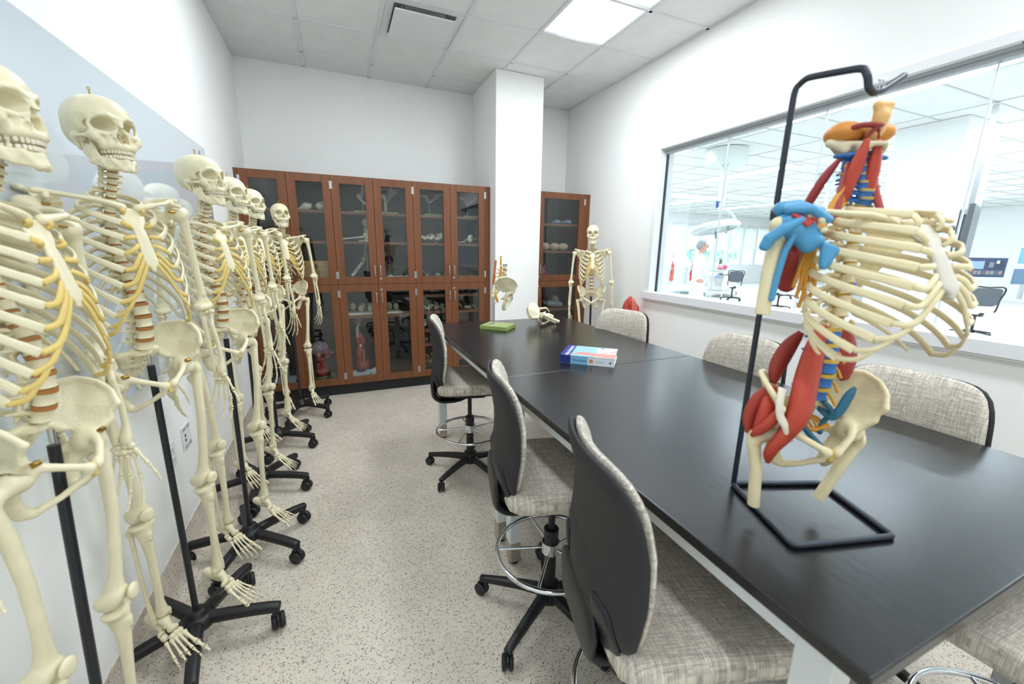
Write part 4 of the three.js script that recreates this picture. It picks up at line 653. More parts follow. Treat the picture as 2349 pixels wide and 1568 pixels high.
  wide('flap', bone([['+', 5, T([-132, 1352, 20], [-118, 1344, 26], [-132, 1312, 24], 8)]], 2.4), ligament);
  wide('shoulder_muscle', bone([['+', 9, T([-152, 1380, -38], [-84, 1400, -74], [-100, 1262, -90], 14), T([-152, 1380, -38], [-150, 1340, -36], [-100, 1262, -90], 15), T([-84, 1412, -50], [-140, 1408, -34], [-100, 1360, -50], 9)]], 3), mat(0xa33a34, 0.5));
  wide('red_tendon', bone([['+', 3, T([-186, 1412, -2], [-160, 1400, 12], [-170, 1392, 12], 4)]], 2), M.red);
  wide('shoulder_pin', rod(V(0.15, 1.392, -0.02), V(0.195, 1.398, -0.02), 0.007), mat(0x5d6058, 0.45, { metalness: 0.5 }));
  // intercostal nerves beside the thoracic spine
  for (let i = 2; i <= 12; i++) for (const q of [1, -1]) { const [, y, z] = T_(i); rope('nerve', M.nerve, [[q * 13, y - 2, z - 14], [q * 26, y - 2, z - 20], [q * 40, y - 6, z - 30]], 0.0026, { radial: 6, seg: 8 }); }
  // loin and hip muscles
  belly('psoas_muscle', M.muscle, [[-20, 1172, -8], [-38, 1120, 4], [-58, 1050, 20], [-82, 980, 44], [-100, 930, 44], [-116, 862, 22]], 30, 0.75);
  belly('psoas_muscle', mat(0xa63127, 0.5), [[48, 1168, -30], [66, 1120, -34], [80, 1070, -36], [92, 1030, -40]], 36, 0.5);
  belly('loin_muscle', mat(0x98352b, 0.5), [[-46, 1150, -36], [-66, 1110, -44], [-86, 1060, -44], [-98, 1020, -34]], 24, 0.6);
  belly('hip_muscle', M.muscle, [[-112, 1020, -14], [-122, 985, 4], [-134, 945, 10], [-146, 900, -2]], 30, 0.55); belly('hip_muscle', mat(0xb03f30, 0.5), [[-126, 1026, 2], [-136, 990, -14], [-148, 940, -22], [-152, 896, -18]], 26, 0.6); belly('hip_muscle', mat(0xc04a38, 0.5), [[-120, 990, 40], [-132, 955, 32], [-146, 920, 14], [-156, 896, 0]], 15, 0.8);
  rope('groin_band', mat(0xe6e0cc, 0.5), [[-124, 1030, 34], [-136, 1000, 48], [-132, 968, 52], [-118, 944, 56], [-110, 920, 52], [-112, 900, 44]], (q) => [0.005, 0.012 - 0.004 * q]);
  belly('groin_muscle', M.muscle, [[-108, 960, 50], [-116, 915, 46], [-128, 870, 34], [-122, 838, 24]], 17, 0.8);
  belly('deep_muscle', mat(0x2c6f8e, 0.5), [[18, 960, -20], [44, 950, 4], [66, 1000, 8], [84, 1020, 2]], 15, 0.5);
  rope('vein', mat(0x2a6d8c, 0.5), [[14, 985, -4], [34, 960, 4], [28, 925, -8], [10, 905, 8]], 0.006); rope('vein', mat(0x2a6d8c, 0.5), [[-34, 930, -10], [-20, 905, 14], [-4, 880, 46]], 0.007);
  for (let i = 0; i < 6; i++) rope('sacral_nerve', M.nerve, [[-14 + (i % 3) * 12, 950 - (i / 3 | 0) * 16, -46], [-20 + i * 9, 932, -22], [-24 + i * 12, 915, -4]], 0.0034, { radial: 7, seg: 10 });
  rope('sacral_nerve', mat(0xe89a1e, 0.5), [[-24, 914, -4], [6, 912, 2], [38, 922, -4]], 0.0055);
  for (const q of [1, -1]) for (let i = 0; i < 4; i++) rope('nerve', M.nerve, [[q * 18, 1010 + i * 36, -18], [q * 30, 996 + i * 36, -2], [q * 34, 975 + i * 36, 12]], 0.0034, { radial: 7, seg: 10 });
}
// ---------------------------------------------------------------- things on the table
const bounds = new THREE.Box3();
function restOn(o, y) { o.updateMatrixWorld(true); bounds.setFromObject(o, true); o.position.y += y - bounds.min.y; o.updateMatrixWorld(true); return o; }
const local = (name, g, m, parent, f) => { const p = part(name, g, m, parent); if (f) f(p); return p; };
function greenBase(t, w, d, h, m = M.green) { part('base', box(w, h, d, 0, h / 2, 0, 0.003), m, t); }
{
  const t = thing('pelvis_spine_model', 'half pelvis with short lower spine and orange nerves standing on a green base', 'anatomy model', [1.242, TH, 2.175], 0.79);
  const b = part('base', box(0.185, 0.03, 0.215, 0, 0.015, 0, 0.003), M.green, t); part('handle_slot', box(0.004, 0.014, 0.08, 0.092, 0.016, 0.0), M.dark, b);
  part('stem', cyl(0.0045, 0.0045, 0.2, -0.01, 0.13, -0.03, 14), M.steel, t); part('stem_flange', cyl(0.028, 0.03, 0.003, -0.01, 0.0316, -0.03, 28), M.steel, t);
  const g = grp('bones', t, [-0.01, 0.145 - 0.8, 0.045], [0, 0.85, 0]);
  const hipPart = part('hip_bone', G.hipR, M.bone, g); const sac = part('sacrum', G.sacrum, M.bone, g);
  for (let i = 0; i < 4; i++) addVertebra(i, g, [M.bone, mat(0x8d949c, 0.5)]).position.z += 0.004 * i;
  part('spinal_cord', sweep([[0, 0.96, -0.06], [0, 1.03, -0.03], [0, 1.1, -0.022], [0, 1.19, -0.022]], 0.0065, { seg: 14 }), M.nerve, g);
  for (let i = 0; i < 3; i++) part('nerve_root', sweep([[0, 1.02 + i * 0.035, -0.028], [-0.022, 1.005 + i * 0.035, -0.026], [-0.034, 0.985 + i * 0.035, -0.01]], 0.004, { seg: 8 }), M.nerve, g);
  part('back_muscle', sweep([[-0.01, 0.99, -0.085], [-0.01, 1.06, -0.076], [-0.012, 1.13, -0.07], [-0.012, 1.16, -0.068]], (q) => [0.007, 0.016 - 0.006 * q], { seg: 14 }), mat(0xc4622c, 0.5), g);
  for (let i = 0; i < 4; i++) part('sacral_nerve', sweep([[-0.02, 0.95 - i * 0.012, -0.075], [-0.045, 0.92 - i * 0.012, -0.08], [-0.06, 0.88 - i * 0.006, -0.07]], 0.0042, { seg: 10 }), i % 2 ? mat(0xd98a2a, 0.5) : M.yellow, g);
}
{
  const t = thing('pelvis_model', 'cream pelvis model with two cut thigh bones lying on its side on the far table', 'anatomy model', [1.6, TH, 2.2]);
  const g = grp('bones', t), m = new THREE.Matrix4().makeBasis(V(0.25, 0.3, 0.92).normalize(), V(-0.86, 0.5, 0.07).normalize(), V(-0.44, -0.81, 0.38).normalize());
  // orthonormal basis from the two leading directions
  const X = V(-0.38, 0.2, 0.9).normalize(), Yv = V(-0.88, 0.3, -0.36); Yv.addScaledVector(X, -Yv.dot(X)).normalize(); m.makeBasis(X, Yv, X.clone().cross(Yv));
  g.quaternion.setFromRotationMatrix(m); g.scale.setScalar(0.86); g.position.copy(V(0, -0.9, 0).multiplyScalar(0.86).applyQuaternion(g.quaternion));
  part('hip_bone', G.hip, M.bone, g); part('hip_bone', G.hipR, M.bone, g); part('sacrum', G.sacrum, M.bone, g); addVertebra(0, g, [M.bone, mat(0xb9b6c4, 0.5)]);
  const stub = bone([['+', 10, E(100, 905, 4, 23.5, 23.5, 23.5), C(108, 902, 4, 14, 140, 884, -6, 15), P(12, [146, 896, -12, 11], [142, 872, -8, 16], [136, 845, -4, 15], [128, 800, 2, 14], [123, 735, 5, 14])], ['-', 0.6, E(122, 660, 5, 90, 90, 90)]], 3.2);
  part('femur_stub', stub, M.bone, g); part('femur_stub', mirrorX(stub), M.bone, g); restOn(t, TH + 0.001);
}
{
  const W = 0.28, D = 0.235, Hh = 0.045, canvas = (w, h, f) => { const c = document.createElement('canvas'); c.width = w; c.height = h; f(c.getContext('2d'), w, h); const x = new THREE.CanvasTexture(c); x.colorSpace = THREE.SRGBColorSpace; return x; };
  const t = thing('anatomy_book', 'thick blue and white anatomy atlas lying on the table with muscles on its cover', 'book', [1.205, TH, 3.182], -0.72);
  const cover = canvas(640, 540, (c, w, h) => {
    c.fillStyle = '#dfe9f1'; c.fillRect(0, 0, w, h); c.fillStyle = '#9cc9ea'; c.fillRect(110, 0, 300, h); c.fillStyle = '#2a3f98'; c.fillRect(0, 0, 118, h);
    c.save(); c.translate(74, h - 24); c.rotate(-Math.PI / 2); c.fillStyle = '#ffffff'; c.font = 'bold 66px sans-serif'; c.fillText('Atlas of Anatomy', 0, 20, 480); c.restore();
    const mus = (pts, col, lw) => { c.strokeStyle = col; c.lineWidth = lw; c.lineCap = 'round'; c.beginPath(); c.moveTo(pts[0], pts[1]); c.bezierCurveTo(...pts.slice(2)); c.stroke(); };
    for (let i = 0; i < 9; i++) mus([120 + i * 8, 470 - i * 9, 260, 380 - i * 14, 380, 520 - i * 14, 640, 500 - i * 22], ['#d9705f', '#e9a596', '#c9503f', '#f0cfc4'][i % 4], 26);
    for (let i = 0; i < 6; i++) mus([420, 400 - i * 8, 480, 330, 560, 250 - i * 10, 640, 120 + i * 22], ['#e7a294', '#f3ded5', '#d67e70'][i % 3], 20);
    c.fillStyle = '#ffffff'; c.globalAlpha = 0.7; c.fillRect(400, 140, 60, 120); c.globalAlpha = 1; c.fillStyle = '#4a62a8'; c.fillRect(430, 20, 46, 56); c.fillStyle = '#6f97b8'; c.font = '24px sans-serif'; c.fillText('Third Edition', 180, 80);
  });
  const spine = canvas(1024, 160, (c, w, h) => {
    c.fillStyle = '#e9eff3'; c.fillRect(0, 0, w, h); c.fillStyle = '#24357f'; c.fillRect(0, 0, 205, h); c.fillStyle = '#86bfe6'; c.fillRect(205, 0, 330, h);
    c.fillStyle = '#2c3d6e'; c.font = 'bold 50px sans-serif'; c.fillText('Atlas of Anatomy', 232, 98, 280); c.fillStyle = '#d07a33'; c.fillRect(560, 46, 68, 68); c.strokeStyle = '#e9c49c'; c.lineWidth = 5; c.strokeRect(576, 60, 20, 40); c.strokeRect(596, 60, 20, 40);
    c.fillStyle = '#454d55'; c.font = '30px sans-serif'; c.fillText('Third Edition', 680, 92); c.fillStyle = '#3c5876'; c.beginPath(); c.arc(950, 82, 22, 0, 7); c.fill(); c.fillStyle = '#dfe6ec'; c.fillRect(942, 66, 8, 30);
  });
  // local axes: x along the spine, z away from it (towards the far side is -z)
  const front = new THREE.BoxGeometry(W, 0.0025, D).translate(W / 2, Hh - 0.00125, -D / 2), sp = new THREE.BoxGeometry(W, Hh, 0.0025).translate(W / 2, Hh / 2, -0.00125);
  const mc = [0, 1, 2, 3, 4, 5].map((i) => i === 2 ? mat(0xffffff, 0.35, { map: cover }) : mat(0xdfe9f1, 0.4)), ms = [0, 1, 2, 3, 4, 5].map((i) => i === 4 ? mat(0xffffff, 0.35, { map: spine }) : i === 1 ? mat(0x24357f, 0.4) : mat(0xe4ecf2, 0.4));
  part('front_cover', front, mc, t); part('spine', sp, ms, t); part('back_cover', new THREE.BoxGeometry(W, 0.0025, D).translate(W / 2, 0.00125, -D / 2), mat(0xe4ecf2, 0.4), t);
  part('pages', span(0.004, W - 0.004, 0.0026, Hh - 0.0026, -D + 0.005, -0.0026), mat(0xf4f2ec, 0.85), t);
}
// ---------------------------------------------------------------- the muscle leg by the right wall
function muscleArm(t, s = 1, m1 = M.muscle) {          // a raised arm of red muscle: shoulder below, hand above
  const k = (a) => a.map((p) => V(p[0] * s, p[1] * s, p[2] * s)), b = (name, mm, pts, r, f = 0.8) => part(name, sweep(k(pts), (q) => { const w = r * s * (0.35 + 0.65 * Math.pow(Math.sin(Math.PI * Math.min(0.98, Math.max(0.02, q))), 0.6)); return [w * f, w]; }, { seg: 24, radial: 14, up: V(0, 0, 1) }), mm, t);
  part('shoulder_block', bone([['+', 30, E(0, 75, 0, 62, 60, 50), E(-20, 130, 0, 45, 70, 42)], ['+', 14, T([20, 40, -5], [85, 60, -5], [80, 150, -10], 14)], ['-', 5, E(60, 150, 20, 20, 40, 20)]], 5), m1, t).scale.setScalar(s);
  b('upper_arm_muscle', m1, [[-0.012, 0.14, 0.012], [-0.02, 0.22, 0.03], [-0.012, 0.32, 0.02], [-0.006, 0.36, 0.005]], 0.042); b('upper_arm_muscle', mat(0xb8443a, 0.5), [[0.02, 0.12, -0.02], [0.022, 0.24, -0.022], [0.012, 0.33, -0.01]], 0.038);
  b('forearm_muscle', m1, [[0.006, 0.33, 0.008], [0.03, 0.4, 0.01], [0.012, 0.48, 0], [-0.02, 0.55, 0]], 0.034); b('forearm_muscle', mat(0xd0594c, 0.5), [[-0.012, 0.34, -0.008], [-0.026, 0.42, -0.006], [-0.026, 0.5, 0], [-0.026, 0.56, 0]], 0.03);
  b('tendon', M.tendon, [[-0.024, 0.46, 0.02], [-0.03, 0.54, 0.012], [-0.022, 0.6, 0.004], [-0.01, 0.63, 0]], 0.02); b('elbow_tendon', M.tendon, [[-0.004, 0.31, 0.034], [0, 0.35, 0.036], [0.004, 0.38, 0.03]], 0.014, 0.4); b('nerve', M.yellow, [[0.03, 0.1, 0.045], [0.036, 0.2, 0.03], [0.03, 0.31, 0.022]], 0.006);
  const h = grp('hand', t); part('palm', bone([['+', 10, E(-6, 655, 0, 26, 36, 12), C(-18, 630, 0, 14, -6, 660, 0, 20)]], 3.5), mat(0xd38672, 0.5), h).scale.setScalar(s);
  for (let i = 0; i < 4; i++) part('finger', sweep(k([[-0.024 + i * 0.013, 0.672, 0], [-0.018 + i * 0.017, 0.72, 0.004], [-0.002 + i * 0.017, 0.755 - Math.abs(i - 1.4) * 0.008, 0.012]]), 0.0068 * s, { seg: 10, radial: 8 }), mat(0xd8917c, 0.5), h);
  part('thumb', sweep(k([[-0.022, 0.645, 0], [-0.044, 0.672, 0.006], [-0.046, 0.705, 0.01]]), 0.008 * s, { seg: 8, radial: 8 }), mat(0xd8917c, 0.5), h);
}
{
  const t = thing('muscle_leg_model', 'tall red muscle leg model by the right wall, its top showing above the far chair', 'anatomy model', [2.88, 0, 1.69], 0.4);
  part('base', box(0.26, 0.03, 0.26, 0, 0.015, 0, 0.004), M.white, t); part('stem', cyl(0.012, 0.012, 0.1, 0, 0.08, 0, 14), M.steel, t);
  const b = (n, m, pts, r, f = 0.8) => part(n, sweep(pts, (q) => { const w = r * (0.35 + 0.65 * Math.pow(Math.sin(Math.PI * Math.min(0.97, Math.max(0.03, q))), 0.6)); return [w * f, w]; }, { seg: 26, radial: 16, up: V(0, 0, 1) }), m, t);
  b('calf_muscle', M.muscle, [[0, 0.12, -0.01], [0, 0.3, -0.04], [0, 0.5, -0.03]], 0.055); b('shin_muscle', mat(0xc95548, 0.5), [[0.02, 0.12, 0.02], [0.025, 0.3, 0.03], [0.02, 0.5, 0.02]], 0.04); part('knee_tendon', bone([['+', 20, E(0, 520, 20, 40, 50, 35)]], 5), M.tendon, t);
  b('thigh_muscle', M.muscle, [[0.03, 0.5, 0.03], [0.05, 0.7, 0.05], [0.045, 0.9, 0.02], [0.03, 1.0, -0.01]], 0.075); b('thigh_muscle', mat(0xb5443b, 0.5), [[-0.02, 0.5, -0.01], [-0.035, 0.7, -0.02], [-0.04, 0.95, -0.01], [-0.045, 1.045, 0]], 0.075); b('thigh_muscle', mat(0xd4675a, 0.5), [[0, 0.52, 0.05], [-0.01, 0.75, 0.08], [-0.03, 0.93, 0.05], [-0.05, 1.05, 0.03]], 0.05);
  b('pale_tendon', mat(0xe3c9bb, 0.5), [[-0.03, 0.86, 0.085], [0.01, 0.92, 0.09], [0.05, 0.96, 0.065]], 0.012, 0.4); b('hip_muscle', M.muscle, [[-0.06, 0.9, 0.02], [-0.065, 1.0, 0.02], [-0.055, 1.075, 0.01]], 0.036);
}

// ---------------------------------------------------------------- things in the cabinets
const S1 = 1.8555, S2 = 1.5725, S0 = 1.1725, L0 = 0.1425, shelfZ = 0.36;
function standModel(name, label, x, z, shelf, colour, w = 0.17) { const t = thing(name, label, 'anatomy model', [x, shelf, z]); greenBase(t, w, 0.13, 0.022, colour); return t; }
function centred(parent, list, s, turn, [x, y, z]) {   // bones given in body coordinates, re-centred and turned
  const g = grp('bones', parent); bounds.makeEmpty(); const ms = list.map(([n, geo, m]) => part(n, geo, m ?? M.bone, g)); g.updateMatrixWorld(true); bounds.makeEmpty(); for (const m of ms) { m.geometry.computeBoundingBox(); bounds.union(m.geometry.boundingBox); }
  const c = bounds.getCenter(V(0, 0, 0)); for (const m of ms) m.position.sub(c); g.scale.setScalar(s); g.rotation.set(...turn); g.position.set(x, y, z); return g;
}
{
  let t = standModel('shoulder_model', 'shoulder joint model with slanting arm bone on a green stand, top shelf, left', 0.44, shelfZ, S1, M.green, 0.18); part('stem', cyl(0.003, 0.003, 0.2, 0.005, 0.12, 0, 10), M.steel, t); centred(t, [['scapula', G.scapulaR], ['clavicle', G.clavicleR]], 1.0, [0, 0.5, -0.3], [0.05, 0.21, 0]); centred(t, [['humerus_stub', bone([['+', 10, E(-177, 1390, -30, 23, 23, 23), P(12, [-187, 1370, -29, 15], [-192, 1335, -29, 12], [-198, 1250, -29, 11])]], 3)]], 1, [0, 0, 0.85], [0.02, 0.12, 0.02]); part('joint_capsule', bone([['+', 8, E(-45, 175, 10, 22, 34, 20)]], 3), mat(0x8a5d3c, 0.6), t);
  t = standModel('shoulder_model', 'shoulder joint model with upright cut arm bone on a green stand, top shelf, right', 0.69, shelfZ, S1, M.green, 0.2); part('stem', cyl(0.003, 0.003, 0.2, 0.0, 0.12, 0, 10), M.steel, t); centred(t, [['scapula', G.scapula]], 1, [0, -0.2, -0.4], [0.05, 0.19, 0]); centred(t, [['humerus_stub', bone([['+', 10, E(177, 1390, -30, 23, 23, 23), P(12, [187, 1370, -29, 15], [192, 1335, -29, 12], [194, 1250, -29, 11])]], 3)]], 1, [0, 0, 0], [-0.035, 0.115, 0.02]); centred(t, [['clavicle', G.clavicle]], 0.9, [0, 0.3, 0.1], [-0.05, 0.24, 0.02]); part('joint_capsule', bone([['+', 8, E(-20, 175, 10, 20, 28, 18)]], 3), mat(0x7c4a34, 0.6), t);
  t = thing('thigh_bone', 'white thigh bone lying on the middle shelf beside the spine model', 'bone', [0.32, S2, 0.4]); centred(t, [['shaft', G.femur]], 0.6, [0.3, 0.2, -1.4], [0, 0.05, 0]); restOn(t, S2);
  t = thing('pelvis_spine_model', 'white upright spine model with a skull piece and yellow stripe, middle shelf', 'anatomy model', [0.47, S2, 0.38], 0.6); greenBase(t, 0.14, 0.11, 0.02, mat(0xe7d9c9, 0.5)); for (let i = 0; i < 7; i++) { const v = part('vertebra', G.lumbar, M.bone, t, [0, 0.035 + i * 0.017, 0]); v.scale.setScalar(0.6); } part('skull_piece', bone([['+', 8, E(-12, 195, 0, 38, 44, 34)], ['-', 4, E(-20, 180, 30, 18, 14, 16)]], 3.2), M.bone, t); part('yellow_stripe', bone([['+', 5, E(20, 205, 18, 12, 40, 12)]], 3), M.yellow, t);
  t = thing('arm_bones_model', 'long elbow and forearm bone model on a steel stand in the upper middle cabinet', 'anatomy model', [0.42, S0, 0.38]); greenBase(t, 0.13, 0.12, 0.018, M.dark); part('stem', cyl(0.003, 0.003, 0.27, 0.035, 0.15, 0, 10), M.steel, t); centred(t, [['humerus', G.humerus]], 0.55, [0, 0.2, -0.25], [0.018, 0.3, 0]); centred(t, [['ulna', G.ulna], ['radius', G.radius]], 0.8, [0, 0.3, -0.75], [-0.06, 0.13, 0]); part('elbow_capsule', bone([['+', 10, E(-2, 222, 0, 24, 28, 20)]], 3), mat(0xc9ad83, 0.55), t);
  t = thing('plastic_bag', 'crumpled white plastic wrapping on the bottom of the upper middle cabinet', 'plastic bag', [0.78, S0, 0.4]); const cr = (w, h, d, seed, n = 9) => { const r = rng(seed), list = []; for (let i = 0; i < n; i++) { const a = r() * 6.3, q = r(); list.push(E((r() - 0.5) * w, h * (0.25 + 0.45 * r()), (r() - 0.5) * d, w * (0.1 + 0.2 * q), h * (0.12 + 0.25 * r()), d * (0.12 + 0.2 * r()), a)); } return bone([['+', 4, list]], 4); }; part('wrapping', cr(200, 60, 120, 3, 14), mat(0xe8ecf0, 0.3), t); restOn(t, S0);
  for (const [x, lab, seed] of [[1.13, 'see-through foot model with red muscle on a green stand, nearer the middle cabinet', 1], [1.565, 'see-through ankle model with red muscle on a green stand, nearest the column', -1]]) {
    t = standModel('foot_model', lab, x + 0.03, shelfZ, S1, M.green, 0.19); part('stem', cyl(0.003, 0.003, 0.12, -0.03, 0.08, 0, 10), M.steel, t);
    part('sole', bone([['+', 12, P(10, [-110, 215, 0, 16], [-60, 200, 0, 22], [-30, 150, 0, 22], [30, 205, 0, 20], [110, 245, 0, 9])]], 4), mat(0xcfd0c8, 0.35), t); part('foot_muscle', bone([['+', 8, C(-30, 150, 14, 16, 30, 205, 16, 14), C(-20, 160, 16, 10, -70, 200, 14, 10)]], 4), M.muscle, t); part('tendon_band', sweep([[-0.1, 0.2, 0.022], [-0.055, 0.165, 0.03], [-0.03, 0.145, 0.032], [0.05, 0.2, 0.03], [0.11, 0.248, 0.01]], 0.006), M.tendon, t);
  }
  // heaps of loose model bones
  t = thing('pelvis_bones', 'heap of yellow-cream pelvis bones on the middle shelf of the upper right cabinet', 'bone', [1.13, S2, 0.38]); centred(t, [['hip_bone', G.hip]], 0.55, [1.2, 0.4, 1.5], [-0.05, 0.05, 0]); centred(t, [['hip_bone', G.hipR]], 0.55, [1.3, 0.2, -1.2], [0.07, 0.045, 0.02]); centred(t, [['sacrum', G.sacrum]], 0.7, [1.2, 0.2, 0.4], [0, 0.04, 0.06]); part('jaw_bone', G.mandible, M.bone, t, [0.03, 0.09, 0.04], [0.1, 0.6, 0]).scale.setScalar(0.8); restOn(t, S2);
  t = thing('hand_bones', 'bones of a hand and forearm lying on the middle shelf nearest the column', 'bone', [1.56, S2, 0.38]); centred(t, [['ulna', G.ulna], ['radius', G.radius]], 0.75, [0.2, 0.2, 1.75], [0.08, 0.055, 0]); centred(t, [['carpal_bones', G.carpals]], 1.3, [0, 0.5, 1.4], [-0.02, 0.04, 0.03]); for (let i = 0; i < 5; i++) smallBone('metacarpal', t, V(-0.05, 0.02, 0.05 - i * 0.02), V(-0.12, 0.014, 0.06 - i * 0.026), 0.007); centred(t, [['knee_piece', G.patella]], 2.2, [0.2, 0.5, 0], [0.01, 0.05, 0.06]); restOn(t, S2);
  t = thing('joint_bones', 'grey heap of joint bones at the bottom of the upper right cabinet', 'bone', [1.15, S0, 0.38]); centred(t, [['scapula', G.scapula]], 0.6, [1.2, 0.3, 0.6], [0.06, 0.05, 0.04]); centred(t, [['hip_bone', G.hipR]], 0.5, [0.5, 1, 0.2], [-0.1, 0.07, 0]); centred(t, [['scapula', G.scapulaR]], 0.55, [0.9, -0.4, -0.5], [0.12, 0.05, 0]); for (let i = 0; i < 4; i++) smallBone('toe_bone', t, V(-0.02 + i * 0.03, 0.012, 0.12), V(0.01 + i * 0.03, 0.014, 0.13), 0.008); restOn(t, S0);
  t = thing('muscle_pieces', 'loose red, white and blue model pieces at the bottom of the upper right cabinet', 'anatomy model', [1.56, S0, 0.4]); part('pale_piece', cr(150, 60, 100, 12, 7), mat(0xd9dee2, 0.4), t, [0.02, 0, 0.03]); part('red_piece', cr(110, 55, 80, 13, 6), M.muscle, t, [0.07, 0, 0]); part('blue_piece', cr(80, 45, 60, 14, 5), M.sky, t, [-0.07, 0, 0.02]); restOn(t, S0);
  // upper left cabinet
  t = thing('stomach_model', 'off-white bulb-shaped model lying on the top shelf of the upper left cabinet', 'anatomy model', [-0.075, S1, 0.42]); part('bulb', bone([['+', 12, E(0, 42, 0, 40, 38, 34), E(30, 44, 5, 20, 26, 24), C(-30, 30, 0, 22, -72, 14, 0, 7)]], 3), M.bone, t); part('neck', bone([['+', 5, E(44, 64, 0, 12, 10, 12)]], 2.6), M.bone, t); restOn(t, S1);
  t = thing('skull_bowl', 'off-white open skull base shaped like a bowl on the top shelf', 'anatomy model', [0.065, S1, 0.42]); part('bowl', bone([['+', 6, E(0, 45, 0, 58, 46, 50)], ['-', 4, E(0, 105, 0, 90, 46, 90), E(0, 66, 0, 50, 40, 42)]], 3), M.bone, t); part('lid', bone([['+', 6, C(-40, 70, 0, 7, 30, 84, 0, 12), E(20, 80, 0, 34, 14, 30)]], 3), M.bone, t); restOn(t, S1);
  t = thing('wooden_box', 'pale wooden box with a metal latch in the upper left cabinet', 'box', [-0.04, S0, 0.44]); part('body', box(0.25, 0.155, 0.16, 0, 0.0775, 0, 0.003), mat(0xb78f52, 0.55, { map: mottle(255, 240, 215, 0.12, 0.2) }), t); part('lid', box(0.25, 0.05, 0.16, 0, 0.181, 0, 0.003), mat(0xbd9558, 0.55, { map: mottle(255, 240, 215, 0.12, 0.2) }), t); part('latch', merge([box(0.022, 0.034, 0.004, 0.012, 0.158, 0.082, 0.001), box(0.012, 0.014, 0.006, 0.012, 0.15, 0.085, 0.002)]), mat(0x5d594f, 0.4, { metalness: 0.8 }), t);
  // lower left: leg and head
  t = thing('muscle_leg_model', 'red and grey muscle leg model on a white base, half hidden behind the farthest skeletons', 'anatomy model', [-0.42, L0, 0.36]); greenBase(t, 0.2, 0.16, 0.035, M.white); part('leg_muscle', bone([['+', 20, P(30, [0, 60, 0, 30], [-5, 200, 0, 55], [-15, 340, 0, 48], [-25, 460, 0, 40], [-35, 560, 0, 46])]], 6), M.muscle, t); part('leg_tendon', bone([['+', 14, P(10, [30, 60, 20, 12], [36, 200, 36, 20], [20, 340, 40, 22], [10, 480, 30, 18]), E(-20, 440, 30, 34, 60, 30)]], 5), mat(0x9aa0a5, 0.5), t);
  t = thing('head_model', 'life-size head and neck model showing red muscles on a green base', 'anatomy model', [-0.055, L0, 0.36], 1.35); part('base', box(0.2, 0.03, 0.28, 0, 0.015, 0.01, 0.004), mat(0x5d7438, 0.5), t);
  part('neck', bone([['+', 30, E(0, 60, -10, 84, 60, 66), E(0, 100, -10, 62, 70, 56), C(0, 120, -15, 50, 0, 220, -15, 46)], ['+', 16, ...two((q) => C(q * 30, 90, 40, 16, q * 48, 230, -30, 16))]], 5), M.muscle, t); part('face', bone([['+', 18, E(0, 285, 25, 58, 70, 62), E(0, 240, 50, 38, 32, 38), C(0, 300, 84, 7, 0, 276, 100, 11), E(0, 252, 84, 20, 8, 10), ...two((q) => E(q * 38, 275, 55, 18, 18, 16))], ['-', 4, ...two((q) => E(q * 24, 303, 84, 12, 8, 9)), E(0, 252, 96, 16, 2, 6)]], 4), mat(0xb0584c, 0.5, { map: mottle(255, 235, 228, 0.25, 0.05) }), t); part('skull_cap', bone([['+', 20, E(0, 320, -18, 74, 82, 92)], ['-', 8, E(0, 270, 95, 75, 70, 60)]], 5), mat(0xc4a9ae, 0.5, { map: mottle(255, 240, 242, 0.3, 0.05) }), t); for (const q of [1, -1]) part('ear', bone([['+', 4, E(q * 76, 270, -12, 8, 28, 18)], ['-', 3, E(q * 84, 272, -8, 6, 14, 9)]], 3), mat(0xd2a468, 0.5), t); part('nose_tip', bone([['+', 4, E(0, 274, 108, 12, 10, 12)]], 3), mat(0xd9c3c1, 0.5), t);
  // lower middle: tray of skulls, arm
  t = thing('skull_tray', 'white tray carrying small skulls on the shelf of the lower middle cabinet', 'tray', [0.49, 0.8255, 0.4]); part('plate', extrude([[-0.29, -0.1], [0.29, -0.1], [0.27, 0.12], [-0.22, 0.12]].map(([a, b]) => [a, -b]), 0.012, 0.004).rotateX(Math.PI / 2).translate(0, 0.016, 0), mat(0xe4dfcd, 0.5), t);
  const small = thing('small_skull', 'largest small cream skull at the left end of the tray', 'skull', [0.28, 0.86, 0.34], 0.1, 'small skulls on the tray'); part('cranium', G.cranium, M.bone, small, [0, 0, 0]); part('jaw', G.mandible, M.bone, small); small.scale.setScalar(0.44);
  const seat = (o, s) => { o.scale.setScalar(s); return restOn(o, 0.846); }; seat(small, 0.44);
  [[0.38, 0.33, 0.4, 'second small cream skull from the left in the back row of the tray'], [0.47, 0.33, 0.42, 'third small cream skull in the back row, beside the left door stile'], [0.66, 0.34, 0.42, 'fourth small cream skull in the back row, behind the right door'], [0.73, 0.36, 0.35, 'small cream skull at the right end of the tray'], [0.355, 0.44, 0.34, 'palest tiny skull at the front left of the tray'], [0.45, 0.44, 0.32, 'tiny skull at the front of the tray right of the palest one'], [0.585, 0.44, 0.3, 'tiny skull at the front of the tray behind the door stiles']].forEach(([x, z, s, l]) => seat(copyThing(small, [x, 0.86, z], 0.1 + x * 0.3, l), s));
  t = thing('muscle_arm_model', 'raised red muscle arm model on a white base in the lower middle cabinet', 'anatomy model', [0.32, L0, 0.38]); part('base', box(0.18, 0.04, 0.12, 0, 0.02, 0, 0.004), M.white, t); part('socket', cyl(0.045, 0.05, 0.012, 0, 0.046, 0, 24), M.dark, t); const ag = grp('arm', t, [0.01, 0.04, 0]); const holder = ag; muscleArm(holder, 0.82);
